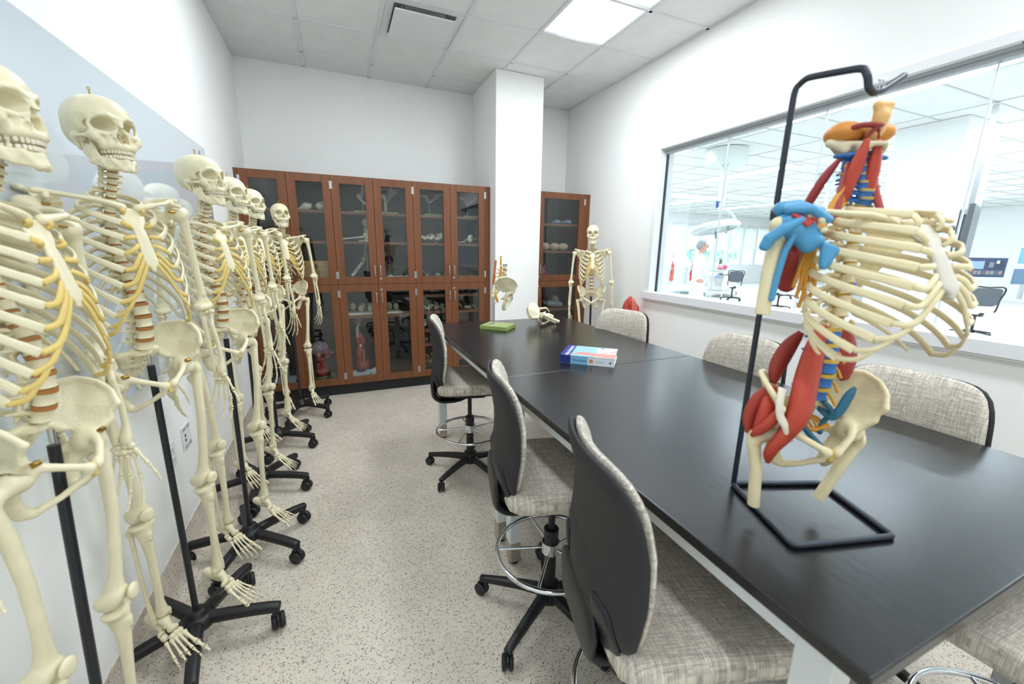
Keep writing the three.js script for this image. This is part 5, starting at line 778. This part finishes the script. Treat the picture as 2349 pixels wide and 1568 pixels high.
  t = thing('card_stack', 'white cardboard piece lying beside the muscle arm in the lower cabinet', 'box', [0.47, L0, 0.38], 0.4); part('sheet', box(0.13, 0.02, 0.12, 0, 0.01, 0, 0.002), M.white, t); part('upper_sheet', rot(box(0.12, 0.01, 0.11, 0, 0, 0, 0.002), 0, 0, 0.25).translate(0, 0.04, 0), M.white, t);
  // lower right: rows of loose vertebrae on every shelf
  const r = rng(77), shelves = [[1.0225, 0.965, 1.62, 7, 'topmost'], [0.8385, 0.965, 1.62, 15, 'second'], [0.4755, 0.965, 1.3, 6, 'third'], [0.2855, 0.965, 1.3, 6, 'fourth'], [0.1425, 0.965, 1.3, 4, 'bottom']], kinds = [G.lumbar, G.thoracic, G.cervical, G.carpals, G.patella];
  for (const [y, x0, x1, n, word] of shelves) for (let i = 0; i < n; i++) {
    const o = new THREE.Mesh(kinds[(i * 2 + n) % 3], M.bone); o.name = numbered('loose_vertebra'); o.castShadow = o.receiveShadow = true; scene.add(o);
    o.rotation.set(r() * 6, r() * 6, r() * 6); o.scale.setScalar(0.75 + 0.3 * r()); o.position.set(x0 + (x1 - x0) * (i + 0.5 + 0.3 * (r() - 0.5)) / n, y + 0.02, 0.34 + 0.16 * r()); tag(o, `${['first', 'second', 'third', 'fourth', 'fifth', 'sixth', 'seventh', 'eighth', 'ninth', 'tenth', 'eleventh', 'twelfth', 'thirteenth', 'fourteenth', 'last'][i]} loose bone from the left on the ${word} shelf beside the column`, 'bone', `loose vertebrae on the ${word} shelf by the column`); restOn(o, y + 0.0005);
  }
  t = thing('plastic_bag', 'clear plastic bag of bones on the middle shelf of the lower cabinet by the column', 'plastic bag', [1.06, 0.6355, 0.4]); part('bag', cr(150, 110, 110, 23, 12), mat(0xdfe4e8, 0.25), t); restOn(t, 0.6355);
  // narrow cabinet
  const brainG = (() => { const n3 = noise2(256, 55), f0 = E(0, 52, 0, 58, 50, 72); const f = (x, y, z) => { const a = Math.atan2(z, x), b = Math.atan2(y - 52, Math.hypot(x, z)), q = Math.sin(9 * a + 3 * Math.sin(6 * b + a)) * Math.sin(8 * b + 2.4 * Math.sin(5 * a)); return f0(x, y, z) + 3.2 * q; }; f.lo = [-64, -4, -78]; f.hi = [64, 108, 78]; return bone([['+', 2, f], ['-', 3, C(0, 110, -70, 3, 0, 110, 70, 3)]], 3); })();
  const brain = new THREE.Mesh(brainG, mat(0xc9ae93, 0.6)); brain.name = numbered('brain_model'); scene.add(brain); tag(brain, 'leftmost of the three beige brain models, half cut by the door edge', 'anatomy model', 'brain models on the middle shelf');
  const brainThing = brain; brainThing.scale.setScalar(0.92); brainThing.position.set(2.545, 1.51, 0.4); restOn(brainThing, 1.5105);
  restOn(copyThing(brainThing, [2.675, 1.51, 0.4], 0.5, 'middle one of the three beige brain models in the narrow cabinet'), 1.5105); restOn(copyThing(brainThing, [2.8, 1.51, 0.4], 1.1, 'rightmost of the three beige brain models in the narrow cabinet'), 1.5105);
  t = thing('plastic_bag', 'flat pile of bluish clear bags on the top shelf of the narrow cabinet', 'plastic bag', [2.8, 1.8255, 0.38]); part('bag', cr(190, 70, 130, 31, 16), mat(0x8fa3bd, 0.2), t); restOn(t, 1.8255);
  t = thing('heart_model', 'dark pink organ model low in the narrow upper cabinet', 'anatomy model', [2.53, S0, 0.4]); part('body', bone([['+', 20, E(0, 60, 0, 50, 60, 40), E(-20, 110, 0, 30, 40, 28)]], 4), mat(0x9c4a55, 0.45), t); part('vessel', bone([['+', 6, C(10, 110, 0, 12, 20, 160, 0, 10)]], 4), mat(0xb4606a, 0.45), t); restOn(t, S0);
  t = thing('blue_model', 'small bright blue model piece low in the narrow upper cabinet', 'anatomy model', [2.83, S0, 0.4]); part('piece', cr(80, 60, 70, 41, 6), mat(0x3a62c4, 0.4), t); restOn(t, S0);
  t = thing('skull_model', 'grey-cream skull on the shelf of the narrow lower cabinet', 'skull', [2.77, 0.9, 0.3], 0.5); part('cranium', G.cranium, M.bone, t); part('jaw', G.mandible, M.bone, t); t.scale.setScalar(0.62); restOn(t, 0.806);
  t = thing('plastic_bag', 'clear crinkled plastic bag holding a bone in the narrow lower cabinet', 'plastic bag', [2.63, 0.8055, 0.46]); part('bag', cr(180, 110, 110, 51, 16), phys(0xdfe6ec, 0.1, { transmission: 0.7, thickness: 0 }), t); part('bone_inside', G.lumbar, M.bone, t, [0.01, 0.03, 0]); restOn(t, 0.8055);
  t = thing('liver_model', 'dark brown organ model at the left of the narrow lower cabinet', 'anatomy model', [2.46, 0.8055, 0.4]); part('body', bone([['+', 20, E(0, 80, 0, 45, 80, 40)]], 5), mat(0x3b2226, 0.4), t); part('lobe', bone([['+', 10, E(25, 50, 25, 25, 40, 25)]], 5), mat(0x44262a, 0.4), t); restOn(t, 0.8055);
}
// ---------------------------------------------------------------- the bright laboratory beyond the interior window
const LX0 = RIGHT + 0.13, LX1 = 22, LZ0 = -10, LZ1 = 7.5;
struct('floor_2', span(LX0, LX1, -0.1, 0, LZ0, LZ1), M.labFloor);
const ceil2 = struct('ceiling_2', span(LX0 - 0.1, LX1 + 0.1, CEIL + 0.02, CEIL + 0.12, LZ0 - 0.1, LZ1 + 0.1), M.lab);
{
  const tees = []; for (let x = LX0 + 0.5; x < LX1; x += 1.2192) tees.push(span(x - 0.012, x + 0.012, CEIL, CEIL + 0.02, LZ0, LZ1)); for (let z = LZ0 + 0.2; z < LZ1; z += T6) tees.push(span(LX0, LX1, CEIL, CEIL + 0.02, z - 0.01, z + 0.01));
  part('ceiling_grid', merge(tees), mat(0xd4dad6, 0.6), ceil2);
  const tg = box(1.2192 - 0.03, 0.012, T6 - 0.026, 0, 0, 0, 0.003);
  for (let x = LX0 + 0.5; x < 12; x += 1.2192) for (let z = LZ0 + 0.2; z < 6.8; z += T6) if (z > -4.2) part('ceiling_tile', tg, M.tile, ceil2, [x + T6, CEIL + 0.012, z + T6 / 2]);
}
struct('wall_lab_right', span(LX1, LX1 + 0.12, 0, CEIL + 0.02, LZ0, LZ1), M.lab);
struct('wall_lab_near', span(LX0, LX1, 0, CEIL + 0.02, LZ1, LZ1 + 0.12), M.lab);
struct('wall_lab_left', merge([span(LX0 - 0.1, LX0, 0, CEIL + 0.02, LZ0, -0.13), span(LX0 - 0.1, LX0, 0, CEIL + 0.02, REAR + 0.13, LZ1)]), M.lab);
{
  const y0 = 0.92, y1 = 2.75, xs = []; for (let x = 9.6; x < 21; x += 0.98) xs.push([x, x + 0.78]);
  const wl = [span(LX0, LX1, 0, y0, LZ0 - 0.16, LZ0), span(LX0, LX1, y1, CEIL + 0.02, LZ0 - 0.16, LZ0), span(LX0, xs[0][0], y0, y1, LZ0 - 0.16, LZ0), span(xs[xs.length - 1][1], LX1, y0, y1, LZ0 - 0.16, LZ0)];
  for (let i = 0; i + 1 < xs.length; i++) wl.push(span(xs[i][1], xs[i + 1][0], y0, y1, LZ0 - 0.16, LZ0));
  struct('wall_lab_back', merge(wl), M.lab);
  xs.forEach(([a, b], i) => {
    const w = grp('window_' + (i + 2), scene); w.userData.kind = 'structure';
    part('window_frame', merge([span(a, a + 0.03, y0, y1, LZ0 - 0.12, LZ0 - 0.06), span(b - 0.03, b, y0, y1, LZ0 - 0.12, LZ0 - 0.06), span(a + 0.03, b - 0.03, y0, y0 + 0.03, LZ0 - 0.12, LZ0 - 0.06), span(a + 0.03, b - 0.03, y1 - 0.03, y1, LZ0 - 0.12, LZ0 - 0.06)]), M.white, w);
    part('window_pane', span(a + 0.03, b - 0.03, y0 + 0.03, y1 - 0.03, LZ0 - 0.095, LZ0 - 0.089), M.glass, w);
  });
  const blindM = phys(0xffffff, 0.9, { transmission: 0.45, thickness: 0 });
  let first = null; const ord = ['first', 'second', 'third', 'fourth', 'fifth', 'sixth', 'seventh', 'eighth', 'ninth', 'tenth', 'eleventh', 'twelfth'];
  xs.forEach(([a], i) => { const lab = `white roller blind over the ${ord[i]} far laboratory window from the left`; if (!first) { first = thing('roller_blind', lab, 'blind', [a, 0, LZ0 + 0.03], 0, 'roller blinds of the far laboratory windows'); part('cloth', box(0.76, 1.1, 0.004, 0.39, 2.22, 0), blindM, first); part('roller', rot(cyl(0.03, 0.03, 0.76, 0, 0, 0, 14), 0, 0, Math.PI / 2).translate(0.39, 2.79, 0), M.white, first); part('bottom_bar', box(0.76, 0.025, 0.012, 0.39, 1.665, 0), M.white, first); } else copyThing(first, [a, 0, LZ0 + 0.03], 0, lab); });
}
struct('ground', span(-2, 40, -0.2, -0.12, -45, LZ0 - 0.2), mat(0x8da07a, 0.95));
for (const [x, z, h, c, lab] of [[13.5, -17, 5.5, 0xbfe0d2, 'leafy tree outside beyond the leftmost far windows'], [17.5, -16, 4.6, 0xb4dcd4, 'leafy tree outside beyond the windows left of the man in the white coat'], [21, -22, 5.8, 0xc2e2d6, 'leafy tree outside beyond the windows behind the man'], [24.5, -17, 5, 0xb8ded8, 'leafy tree outside beyond the windows right of the man'], [28.5, -19, 6, 0xc0e0d0, 'leafy tree outside beyond the rightmost far windows']]) {
  const t = thing('tree', lab, 'tree', [x, -0.12, z]), r = rng(x * 10 | 0), leaves = [];
  part('trunk', sweep([[0, 0, 0], [0.05, h * 0.3, 0.03], [0, h * 0.6, 0]], (q) => 0.16 - 0.09 * q, { seg: 8 }), mat(0x6b5b4b, 0.9), t);
  const leafG = new THREE.IcosahedronGeometry(1, 0), m4 = new THREE.Matrix4();
  for (let i = 0; i < 900; i++) { const a = r() * 6.283, b = Math.acos(2 * r() - 1), R = Math.pow(r(), 0.33), g = leafG.clone(), s = 0.1 + r() * 0.14; g.scale(s, s * 0.4, s * 0.8); g.rotateX(r() * 3); g.rotateZ(r() * 3); g.translate(Math.sin(b) * Math.cos(a) * R * h * 0.36, h * 0.58 + Math.cos(b) * R * h * 0.44, Math.sin(b) * Math.sin(a) * R * h * 0.34); leaves.push(g); }
  part('foliage', merge(leaves), mat(c, 0.8), t).userData.kind = 'stuff';
}
// laboratory troffers
{
  const L = 2.4, w = 0.3, glow = new THREE.MeshStandardMaterial({ color: 0xffffff, emissive: 0xf8fbff, emissiveIntensity: 3.2, roughness: 0.6 });
  let first = null; const add = (x, z, lab) => {
    if (!first) { first = thing('lab_light', lab, 'ceiling light', [x, CEIL, z], 0, 'long lights in the laboratory ceiling'); part('lamp_diffuser', box(w, 0.012, L, 0, -0.004, 0, 0.004), glow, first); part('end_cap', merge([box(w + 0.02, 0.022, 0.02, 0, -0.004, L / 2 + 0.01), box(w + 0.02, 0.022, 0.02, 0, -0.004, -L / 2 - 0.01)]), M.white, first); } else copyThing(first, [x, CEIL, z], 0, lab);
    const l = new THREE.RectAreaLight(0xeaf4ff, LAB_LIGHT, w, L); l.name = 'lab_lamp'; l.position.set(x, CEIL - 0.025, z); l.lookAt(x, 0, z); scene.add(l);
  };
  const col = ['in the row nearest the glass', 'in the second row from the glass', 'in the third row from the glass', 'in the fourth row from the glass', 'in the row farthest from the glass'], rowN = ['at its near end', 'second from its near end', 'third from its near end', 'at its far end'];
  [5.85, 8.8, 11.8, 14.8, 17.8].forEach((x, i) => [5.3, 1.86, -2.0, -6.2].forEach((z, j) => add(x, z, `long laboratory ceiling light ${col[i]}, ${rowN[j]} `)));
}
struct('wall_lab_pier', span(7.64, 8.5, 0, CEIL, 1.32, 2.07), M.lab);
// surgical lamp on its ceiling drum
function surgLamp(label, [x, z], s) {
  const t = thing('surgical_lamp', label, 'surgical lamp', [x, 0, z]), W = mat(0xe6ecea, 0.4);
  part('ceiling_drum', cyl(0.32 * s, 0.33 * s, 0.24, 0, CEIL - 0.125, 0, 40), W, t); part('drop_tube', cyl(0.06, 0.06, 0.7, 0, CEIL - 0.58, 0, 18), W, t);
  part('boom', merge([box(1.9, 0.07, 0.09, -0.95, 2.42, 0.03, 0.02), box(1.6, 0.06, 0.09, 0.85, 2.5, -0.03, 0.02)]), W, t); part('joint_cap', cyl(0.028, 0.022, 0.1, -0.15, 2.33, 0.06, 14), mat(0x4a63a8, 0.5), t);
  part('spring_arm', sweep([[-0.15, 2.28, 0.06], [0.1, 2.24, 0.08], [0.27, 2.12, 0.1], [0.32, 1.98, 0.1], [0.32, 1.86, 0.1]], 0.022, { seg: 24, up: V(0, 0, 1) }), W, t); part('yoke', sweep([[0.32, 1.87, 0.1], [0.15, 1.84, 0.14], [0.0, 1.86, 0.18]], 0.018, { seg: 10 }), W, t);
  const hd = grp('lamp_head', t, [-0.3, 1.94, 0.2], [-0.22, 0, 0.05]); part('housing', lathe([[0, 0.09], [0.12, 0.09], [0.3, 0.06], [0.38, 0.01], [0.39, -0.03], [0.37, -0.06], [0.35, -0.062]], 44), W, hd); part('reflector_glass', lathe([[0.35, -0.062], [0.3, -0.02], [0.12, 0.03], [0.1, 0.03]], 44), mat(0xaeb9bc, 0.15, { metalness: 0.7 }), hd); part('centre_cap', cyl(0.1, 0.075, 0.08, 0, -0.03, 0, 28), W, hd); part('handle', cyl(0.018, 0.014, 0.13, 0, -0.13, 0, 14), mat(0x8f9ba3, 0.4), hd);
  return t;
}
surgLamp('white surgical lamp with a round dish seen through the glass above the man', [6.5, -0.52], 1);
{ const t = thing('surgical_lamp', 'far surgical lamp drum on a thin ceiling stem behind the torso neck', 'surgical lamp', [10.4, 0, -1.1]); part('ceiling_drum', cyl(0.24, 0.25, 0.16, 0, CEIL - 0.085, 0, 36), mat(0xe0e8e6, 0.4), t); part('drop_tube', cyl(0.04, 0.04, 0.9, 0, CEIL - 0.6, 0, 14), mat(0xe0e8e6, 0.4), t); part('lamp_head', lathe([[0, 0.05], [0.2, 0.03], [0.25, -0.02], [0.2, -0.05], [0, -0.03]], 36).translate(0.1, 2.15, 0), mat(0xe0e8e6, 0.4), t); }
{ const t = thing('surgical_lamp', 'surgical lamp with flat drum near the right edge of the glass wall', 'surgical lamp', [10.6, 0, 2.6]); part('ceiling_drum', cyl(0.33, 0.34, 0.12, 0, CEIL - 0.065, 0, 36), mat(0xdce6e4, 0.4), t); part('drop_tube', cyl(0.035, 0.035, 0.6, 0, CEIL - 0.42, 0, 14), M.white, t); part('boom', box(0.9, 0.05, 0.07, 0.45, 2.6, 0.1, 0.02), M.white, t); part('lamp_head', lathe([[0, 0.06], [0.25, 0.04], [0.36, -0.01], [0.32, -0.04], [0, -0.02]], 36).translate(0.8, 1.95, 0.2), M.white, t); part('spring_arm', rod(V(0.8, 2.6, 0.15), V(0.8, 2.0, 0.2), 0.02), M.white, t); }
// man in a white coat
{
  const t = thing('person', 'grey-haired man in a white coat and glasses, seen from the side, working in the laboratory', 'person', [7.35, 0, -1.62], 1.12);
  const body = part('body', bone([['+', 40, E(0, 1290, 0, 170, 160, 105)], ['+', 26, P(52, [0, 1380, -10, 62], [0, 1480, 6, 54], [0, 1530, 14, 52]), ...two((s) => [P(60, [s * 95, 900, 0, 90], [s * 100, 500, 0, 62], [s * 105, 110, -10, 42]), P(40, [s * 105, 60, -20, 40], [s * 110, 42, 120, 36])])], ['+', 18, E(0, 1640, 30, 74, 112, 92), E(0, 1570, 62, 48, 48, 48)], ['+', 8, C(0, 1650, 118, 10, 0, 1618, 138, 14), ...two((s) => E(s * 76, 1630, 10, 12, 30, 20)), E(0, 1580, 112, 24, 10, 12)], ['-', 5, ...two((s) => E(s * 30, 1652, 118, 16, 9, 12)), E(0, 1582, 124, 26, 3, 8)]], 11), M.skin, t);
  part('hair', bone([['+', 14, E(0, 1692, 4, 82, 76, 96), E(0, 1650, -40, 78, 78, 62)], ['-', 8, E(0, 1620, 110, 100, 76, 66), E(0, 1540, 40, 100, 70, 90)]], 8), M.hair, body);
  part('glasses', merge([new THREE.TorusGeometry(0.023, 0.003, 6, 20).translate(0.03, 1.652, 0.132), new THREE.TorusGeometry(0.023, 0.003, 6, 20).translate(-0.03, 1.652, 0.132), rod(V(0.053, 1.655, 0.13), V(0.082, 1.65, 0.01), 0.003, 6), rod(V(-0.053, 1.655, 0.13), V(-0.082, 1.65, 0.01), 0.003, 6), rod(V(-0.007, 1.655, 0.134), V(0.007, 1.655, 0.134), 0.003, 6)]), M.dark, body);
  for (const s of [1, -1]) part('eye', new THREE.SphereGeometry(0.012, 12, 8).translate(s * 0.03, 1.652, 0.112), mat(0xe8e6e2, 0.3), body);
  part('shirt', bone([['+', 14, C(0, 1462, 6, 66, 0, 1440, 0, 78), E(0, 1380, 30, 90, 90, 80)]], 10), mat(0xc9d6ea, 0.7), t); part('tie', box(0.055, 0.3, 0.012, 0, 1.31, 0.125, 0.004), mat(0xd6c98a, 0.6), t);
  part('lab_coat', bone([['+', 60, E(0, 1300, -5, 190, 170, 120), E(0, 1100, 0, 170, 200, 128), E(0, 800, 0, 196, 240, 140), C(-60, 600, 0, 130, 60, 600, 0, 130)], ['+', 34, ...two((s) => P(50, [s * 168, 1395, -10, 66], [s * 205, 1200, 10, 60], [s * 200, 1090, 60, 56], [s * 150, 1060, 240, 46], [s * 110, 1070, 300, 42]))], ['-', 8, E(0, 380, 0, 300, 110, 300), E(0, 1500, 60, 70, 120, 80)]], 13), M.coat, t);
  part('trousers', bone([['+', 20, ...two((s) => P(70, [s * 85, 620, 0, 86], [s * 100, 300, -5, 74], [s * 104, 95, -10, 66]))]], 13), mat(0xbfa98c, 0.8), t);
  for (const s of [1, -1]) {
    part('shoe', bone([['+', 14, C(s * 106, 50, -40, 48, s * 112, 40, 130, 40)], ['-', 3, E(s * 108, -60, 40, 200, 62, 300)]], 9), M.dark, t);
    const h = grp('hand', t, [s * 0.1, 1.07, 0.33], [0.5, -s * 0.3, 0]), GL = mat(0x9ec3e6, 0.5);
    part('palm', bone([['+', 8, E(0, 0, 30, 42, 16, 50), C(0, 0, -20, 30, 0, 0, 20, 34)]], 5), GL, h); for (let i = 0; i < 4; i++) part('finger', sweep([[-0.03 + i * 0.02, 0, 0.07], [-0.032 + i * 0.021, -0.006, 0.108 + (i % 3) * 0.004], [-0.03 + i * 0.02, -0.024, 0.13 + (i % 3) * 0.004]], 0.0095, { seg: 8, radial: 8 }), GL, h); part('thumb', sweep([[-s * 0.036, -0.004, 0.02], [-s * 0.058, -0.012, 0.05], [-s * 0.052, -0.022, 0.078]], 0.0105, { seg: 8, radial: 8 }), GL, h);
  }
}
// red arm models on white stands, on a low white cart
for (const [x, z, turn, lab] of [[7.66, -2.7, 0.5, 'left one of two raised red muscle arm models behind the glass'], [8.12, -2.52, 0.9, 'right one of two raised red muscle arm models behind the glass, beside the man']]) { const t = thing('muscle_arm_model', lab, 'anatomy model', [x, 0.705, z], turn); part('base', box(0.17, 0.03, 0.14, 0, 0.015, 0, 0.004), M.white, t); part('stem', cyl(0.009, 0.009, 0.1, 0, 0.075, 0, 12), M.steel, t); const g = grp('arm', t, [0, 0.1, 0]); muscleArm(g, 0.92, mat(0xd4543f, 0.45)); }
{ const t = thing('steel_bench', 'low steel bench with white top carrying the two red arm models', 'bench', [7.9, 0, -2.6], 0.38); part('bench_top', box(1.5, 0.05, 0.7, -0.1, 0.68, 0, 0.008), M.white, t); part('lower_tray', box(1.4, 0.2, 0.6, -0.1, 0.45, 0, 0.02), M.stainless, t); for (const [a, b] of [[-0.78, -0.28], [0.58, -0.28], [-0.78, 0.28], [0.58, 0.28]]) part('leg', rod(V(a, 0, b), V(a, 0.66, b), 0.02), M.stainless, t); }
{ const t = thing('wall_counter', 'long white counter with cupboards under the far windows', 'counter', [12.5, 0, LZ0 + 0.36]); part('worktop', box(9, 0.04, 0.65, 0, 0.87, 0, 0.005), M.white, t); for (let i = 0; i < 9; i++) { const c = part('cupboard', box(0.97, 0.84, 0.6, -4 + i, 0.43, 0, 0.004), M.lab, t); part('door', box(0.93, 0.76, 0.02, -4 + i, 0.44, 0.31, 0.004), mat(0xe3e6e6, 0.5), c); } }
for (const [x, y, lab] of [[10.2, 0.89, 'grey monitor back on the far counter left of the red arm models']]) { const t = thing('monitor', lab, 'monitor', [x, y, LZ0 + 0.4]); part('display', box(0.6, 0.4, 0.05, 0, 0.33, 0, 0.01), mat(0x8b9498, 0.5), t); part('foot', merge([box(0.06, 0.14, 0.04, 0, 0.08, -0.03), box(0.24, 0.015, 0.18, 0, 0.0075, 0)]), M.dark, t); }
// office chairs of the laboratory
const officeChair = (() => {
  const t = thing('office_chair', 'dark grey office chair behind the glass right of the man in the coat', 'chair', [11.95, 0, -4.4], 2.5), at = (u, v) => V(u * (0.2 + 0.02 * v), 0.72 + v * 0.23, -0.22 - 0.04 * v + 0.035 * u * u);
  part('back_panel', pad((u, v) => at(u * 0.96, v * 0.74 + 0.24), 0.014, 0.012, { corner: 6, edge: 8 }), mat(0x596169, 0.6), t); part('back_frame', sweep([at(-1, 1), at(-1, 0), at(-1, -1), at(0, -1.05), at(1, -1), at(1, 0), at(1, 1), at(0, 1.04)], 0.014, { seg: 60, closed: true, up: V(0, 0, 1) }), M.dark, t);
  part('seat', pad((u, v) => V(u * 0.24, 0.46, 0.03 - v * 0.24), 0.04, 0.025, { corner: 6, edge: 8 }), mat(0xe9ecee, 0.8), t); part('back_stem', sweep([[0, 0.47, -0.24], [0, 0.42, -0.18], [0, 0.41, -0.05]], [0.02, 0.035], { seg: 8 }), M.dark, t); part('gas_column', merge([cyl(0.022, 0.022, 0.3, 0, 0.26, 0, 14), box(0.16, 0.03, 0.18, 0, 0.41, 0, 0.01)]), M.dark, t);
  const b = part('star_base', cyl(0.04, 0.045, 0.06, 0, 0.1, 0, 18), M.dark, t); for (let k = 0; k < 5; k++) { const a = k * 1.2566; part('base_arm', chairArmG, M.dark, b, [0, 0, 0], [0, a, 0]); part('caster', casterG, M.rubber, t, [Math.sin(a) * 0.305, 0, Math.cos(a) * 0.305], [0, a + k, 0]); }
  return t;
})();
copyThing(officeChair, [11.35, 0, -2.45], 2.0, 'dark office chair behind the iron post of the torso stand, in the laboratory');
copyThing(officeChair, [11.45, 0, 1.35], 2.2, 'dark grey office chair under the wall screen near the right edge of the glass');
copyThing(officeChair, [14.6, 0, -4.3], 0.6, 'distant dark office chair showing between the iron post and the ribs');
// dissection tables with buckets hung below
function labBench(label, [x, z], turn, copySrc) {
  if (copySrc) return copyThing(copySrc, [x, 0, z], turn, label);
  const t = thing('dissection_table', label, 'table', [x, 0, z], turn), W = mat(0xf1f3f2, 0.5);
  part('table_top', box(2.1, 0.05, 0.75, 0, 0.9, 0, 0.01), M.stainless, t); part('side_rail', merge([box(2.1, 0.1, 0.02, 0, 0.86, 0.37), box(2.1, 0.1, 0.02, 0, 0.86, -0.37)]), W, t); part('pedestal', box(1.3, 0.55, 0.5, 0, 0.5, 0, 0.03), W, t); part('foot_frame', box(1.7, 0.1, 0.62, 0, 0.17, 0, 0.03), W, t);
  for (const [a, b] of [[-0.75, -0.28], [0.75, -0.28], [-0.75, 0.28], [0.75, 0.28]]) { const w = part('wheel', rot(cyl(0.075, 0.075, 0.03, 0, 0, 0, 26), Math.PI / 2, 0, 0).translate(a, 0.075, b), M.white, t); part('tyre', new THREE.TorusGeometry(0.07, 0.012, 8, 30).translate(a, 0.082, b), M.dark, w); }
  const bk = part('bucket', lathe([[0, 0.0], [0.1, 0.0], [0.105, 0.01], [0.14, 0.25], [0.15, 0.26], [0.15, 0.245], [0.138, 0.24], [0.1, 0.012]], 28).translate(-0.9, 0.42, 0.2), M.stainless, t); part('bucket_hook', rod(V(-0.9, 0.66, 0.2), V(-0.9, 0.88, 0.2), 0.006), M.stainless, bk);
  return t;
}
const bench = labBench('white wheeled dissection table behind the office chair right of the man', [12.9, -5.6], 0.35);
labBench('white wheeled dissection table seen past the right humerus of the torso', [13.4, -2.6], 0.25, bench); labBench('white wheeled dissection table with bucket near the right edge of the glass', [12.9, 2.3], 0.25, bench); labBench('white dissection table close behind the ribs of the torso', [9.8, 0.3], 0.2, bench);
{ const t = thing('pink_models', 'two pink organ models lying on the dissection table right of the man', 'anatomy model', [12.9, 0.926, -5.7]); part('round_model', bone([['+', 10, E(150, 90, 0, 90, 80, 80)]], 10), mat(0xe0607f, 0.45), t); part('long_model', bone([['+', 10, C(-160, 60, 0, 50, -20, 60, 20, 60), C(-160, 120, 0, 36, -120, 60, 0, 40)]], 10), mat(0xe78a97, 0.45), t); }
// screens
{ const p = V(7.32, 1.78, 2.45); const t = thing('wall_screen', 'pair of large dark hanging screens with dark faces beside the torso shoulder', 'monitor', [p.x, p.y, p.z], 0.25); part('front_panel', box(0.62, 0.66, 0.05, -0.1, 0, 0, 0.008), mat(0x55595d, 0.3), t); part('second_panel', box(0.5, 0.62, 0.05, 0.16, -0.02, -0.1, 0.008), mat(0x474c51, 0.4), t); part('bracket', merge([box(0.05, 1.2, 0.05, 0, 0.85, -0.05), box(0.3, 0.06, 0.1, 0.03, 0.26, -0.05)]), M.stainless, t); }
{ const p = V(13.355, 1.282, 0.665), t = thing('wall_screen', 'wide lit wall screen with blue menu and small pictures below the dark screens', 'monitor', [p.x, p.y, p.z], -0.5);
  const c = document.createElement('canvas'); c.width = 512; c.height = 220; const x = c.getContext('2d'); x.fillStyle = '#2a4a86'; x.fillRect(0, 0, 512, 220); x.fillStyle = '#9cc4ea'; x.fillRect(10, 30, 230, 100); x.fillStyle = '#2b3a58'; x.fillRect(256, 16, 240, 116); x.fillStyle = '#7d93ad'; x.fillRect(300, 40, 60, 70); x.fillStyle = '#e8eef4'; x.fillRect(388, 20, 40, 40); x.fillStyle = '#3d4d66'; x.fillRect(10, 146, 486, 60); for (let i = 0; i < 9; i++) { x.fillStyle = ['#8f9aa8', '#566b80', '#a98f86'][i % 3]; x.fillRect(18 + i * 53, 152, 44, 48); }
  const tx = new THREE.CanvasTexture(c); tx.colorSpace = THREE.SRGBColorSpace; part('housing', box(0.86, 0.42, 0.05, 0, 0, 0, 0.008), mat(0x33404f, 0.4), t); part('screen', new THREE.PlaneGeometry(0.82, 0.37).translate(0, 0, 0.027), new THREE.MeshStandardMaterial({ color: 0x000000, roughness: 0.2, emissive: 0xffffff, emissiveMap: tx, emissiveIntensity: 0.9 }), t); }
{ const p = V(12.504, 1.192, 1.438), t = thing('wall_screen', 'blue and grey computer screens cut by the right frame edge', 'monitor', [p.x, p.y, p.z], -0.5); part('upper_display', box(0.3, 0.3, 0.04, 0.1, 0.35, 0, 0.006), mat(0x69a9d6, 0.3), t); part('lower_display', box(0.34, 0.3, 0.05, 0.1, -0.05, 0, 0.006), mat(0x5c7a94, 0.4), t); part('desk_arm', box(0.05, 1.0, 0.05, 0.2, 0, -0.06), M.stainless, t); }
{ const t = thing('exercise_model', 'bright blue wrapped model piece standing on the laboratory table behind the ribs', 'anatomy model', [9.6, 0.926, 0.25]); part('wrap', bone([['+', 14, C(0, 60, 0, 55, 60, 260, 20, 45)]], 8), mat(0x4a44c4, 0.5), t); part('lower_wrap', bone([['+', 14, C(-120, 40, 0, 40, 40, 50, 10, 45)]], 8), mat(0x4a44c4, 0.5), t); }
renderer.render(scene, camera);
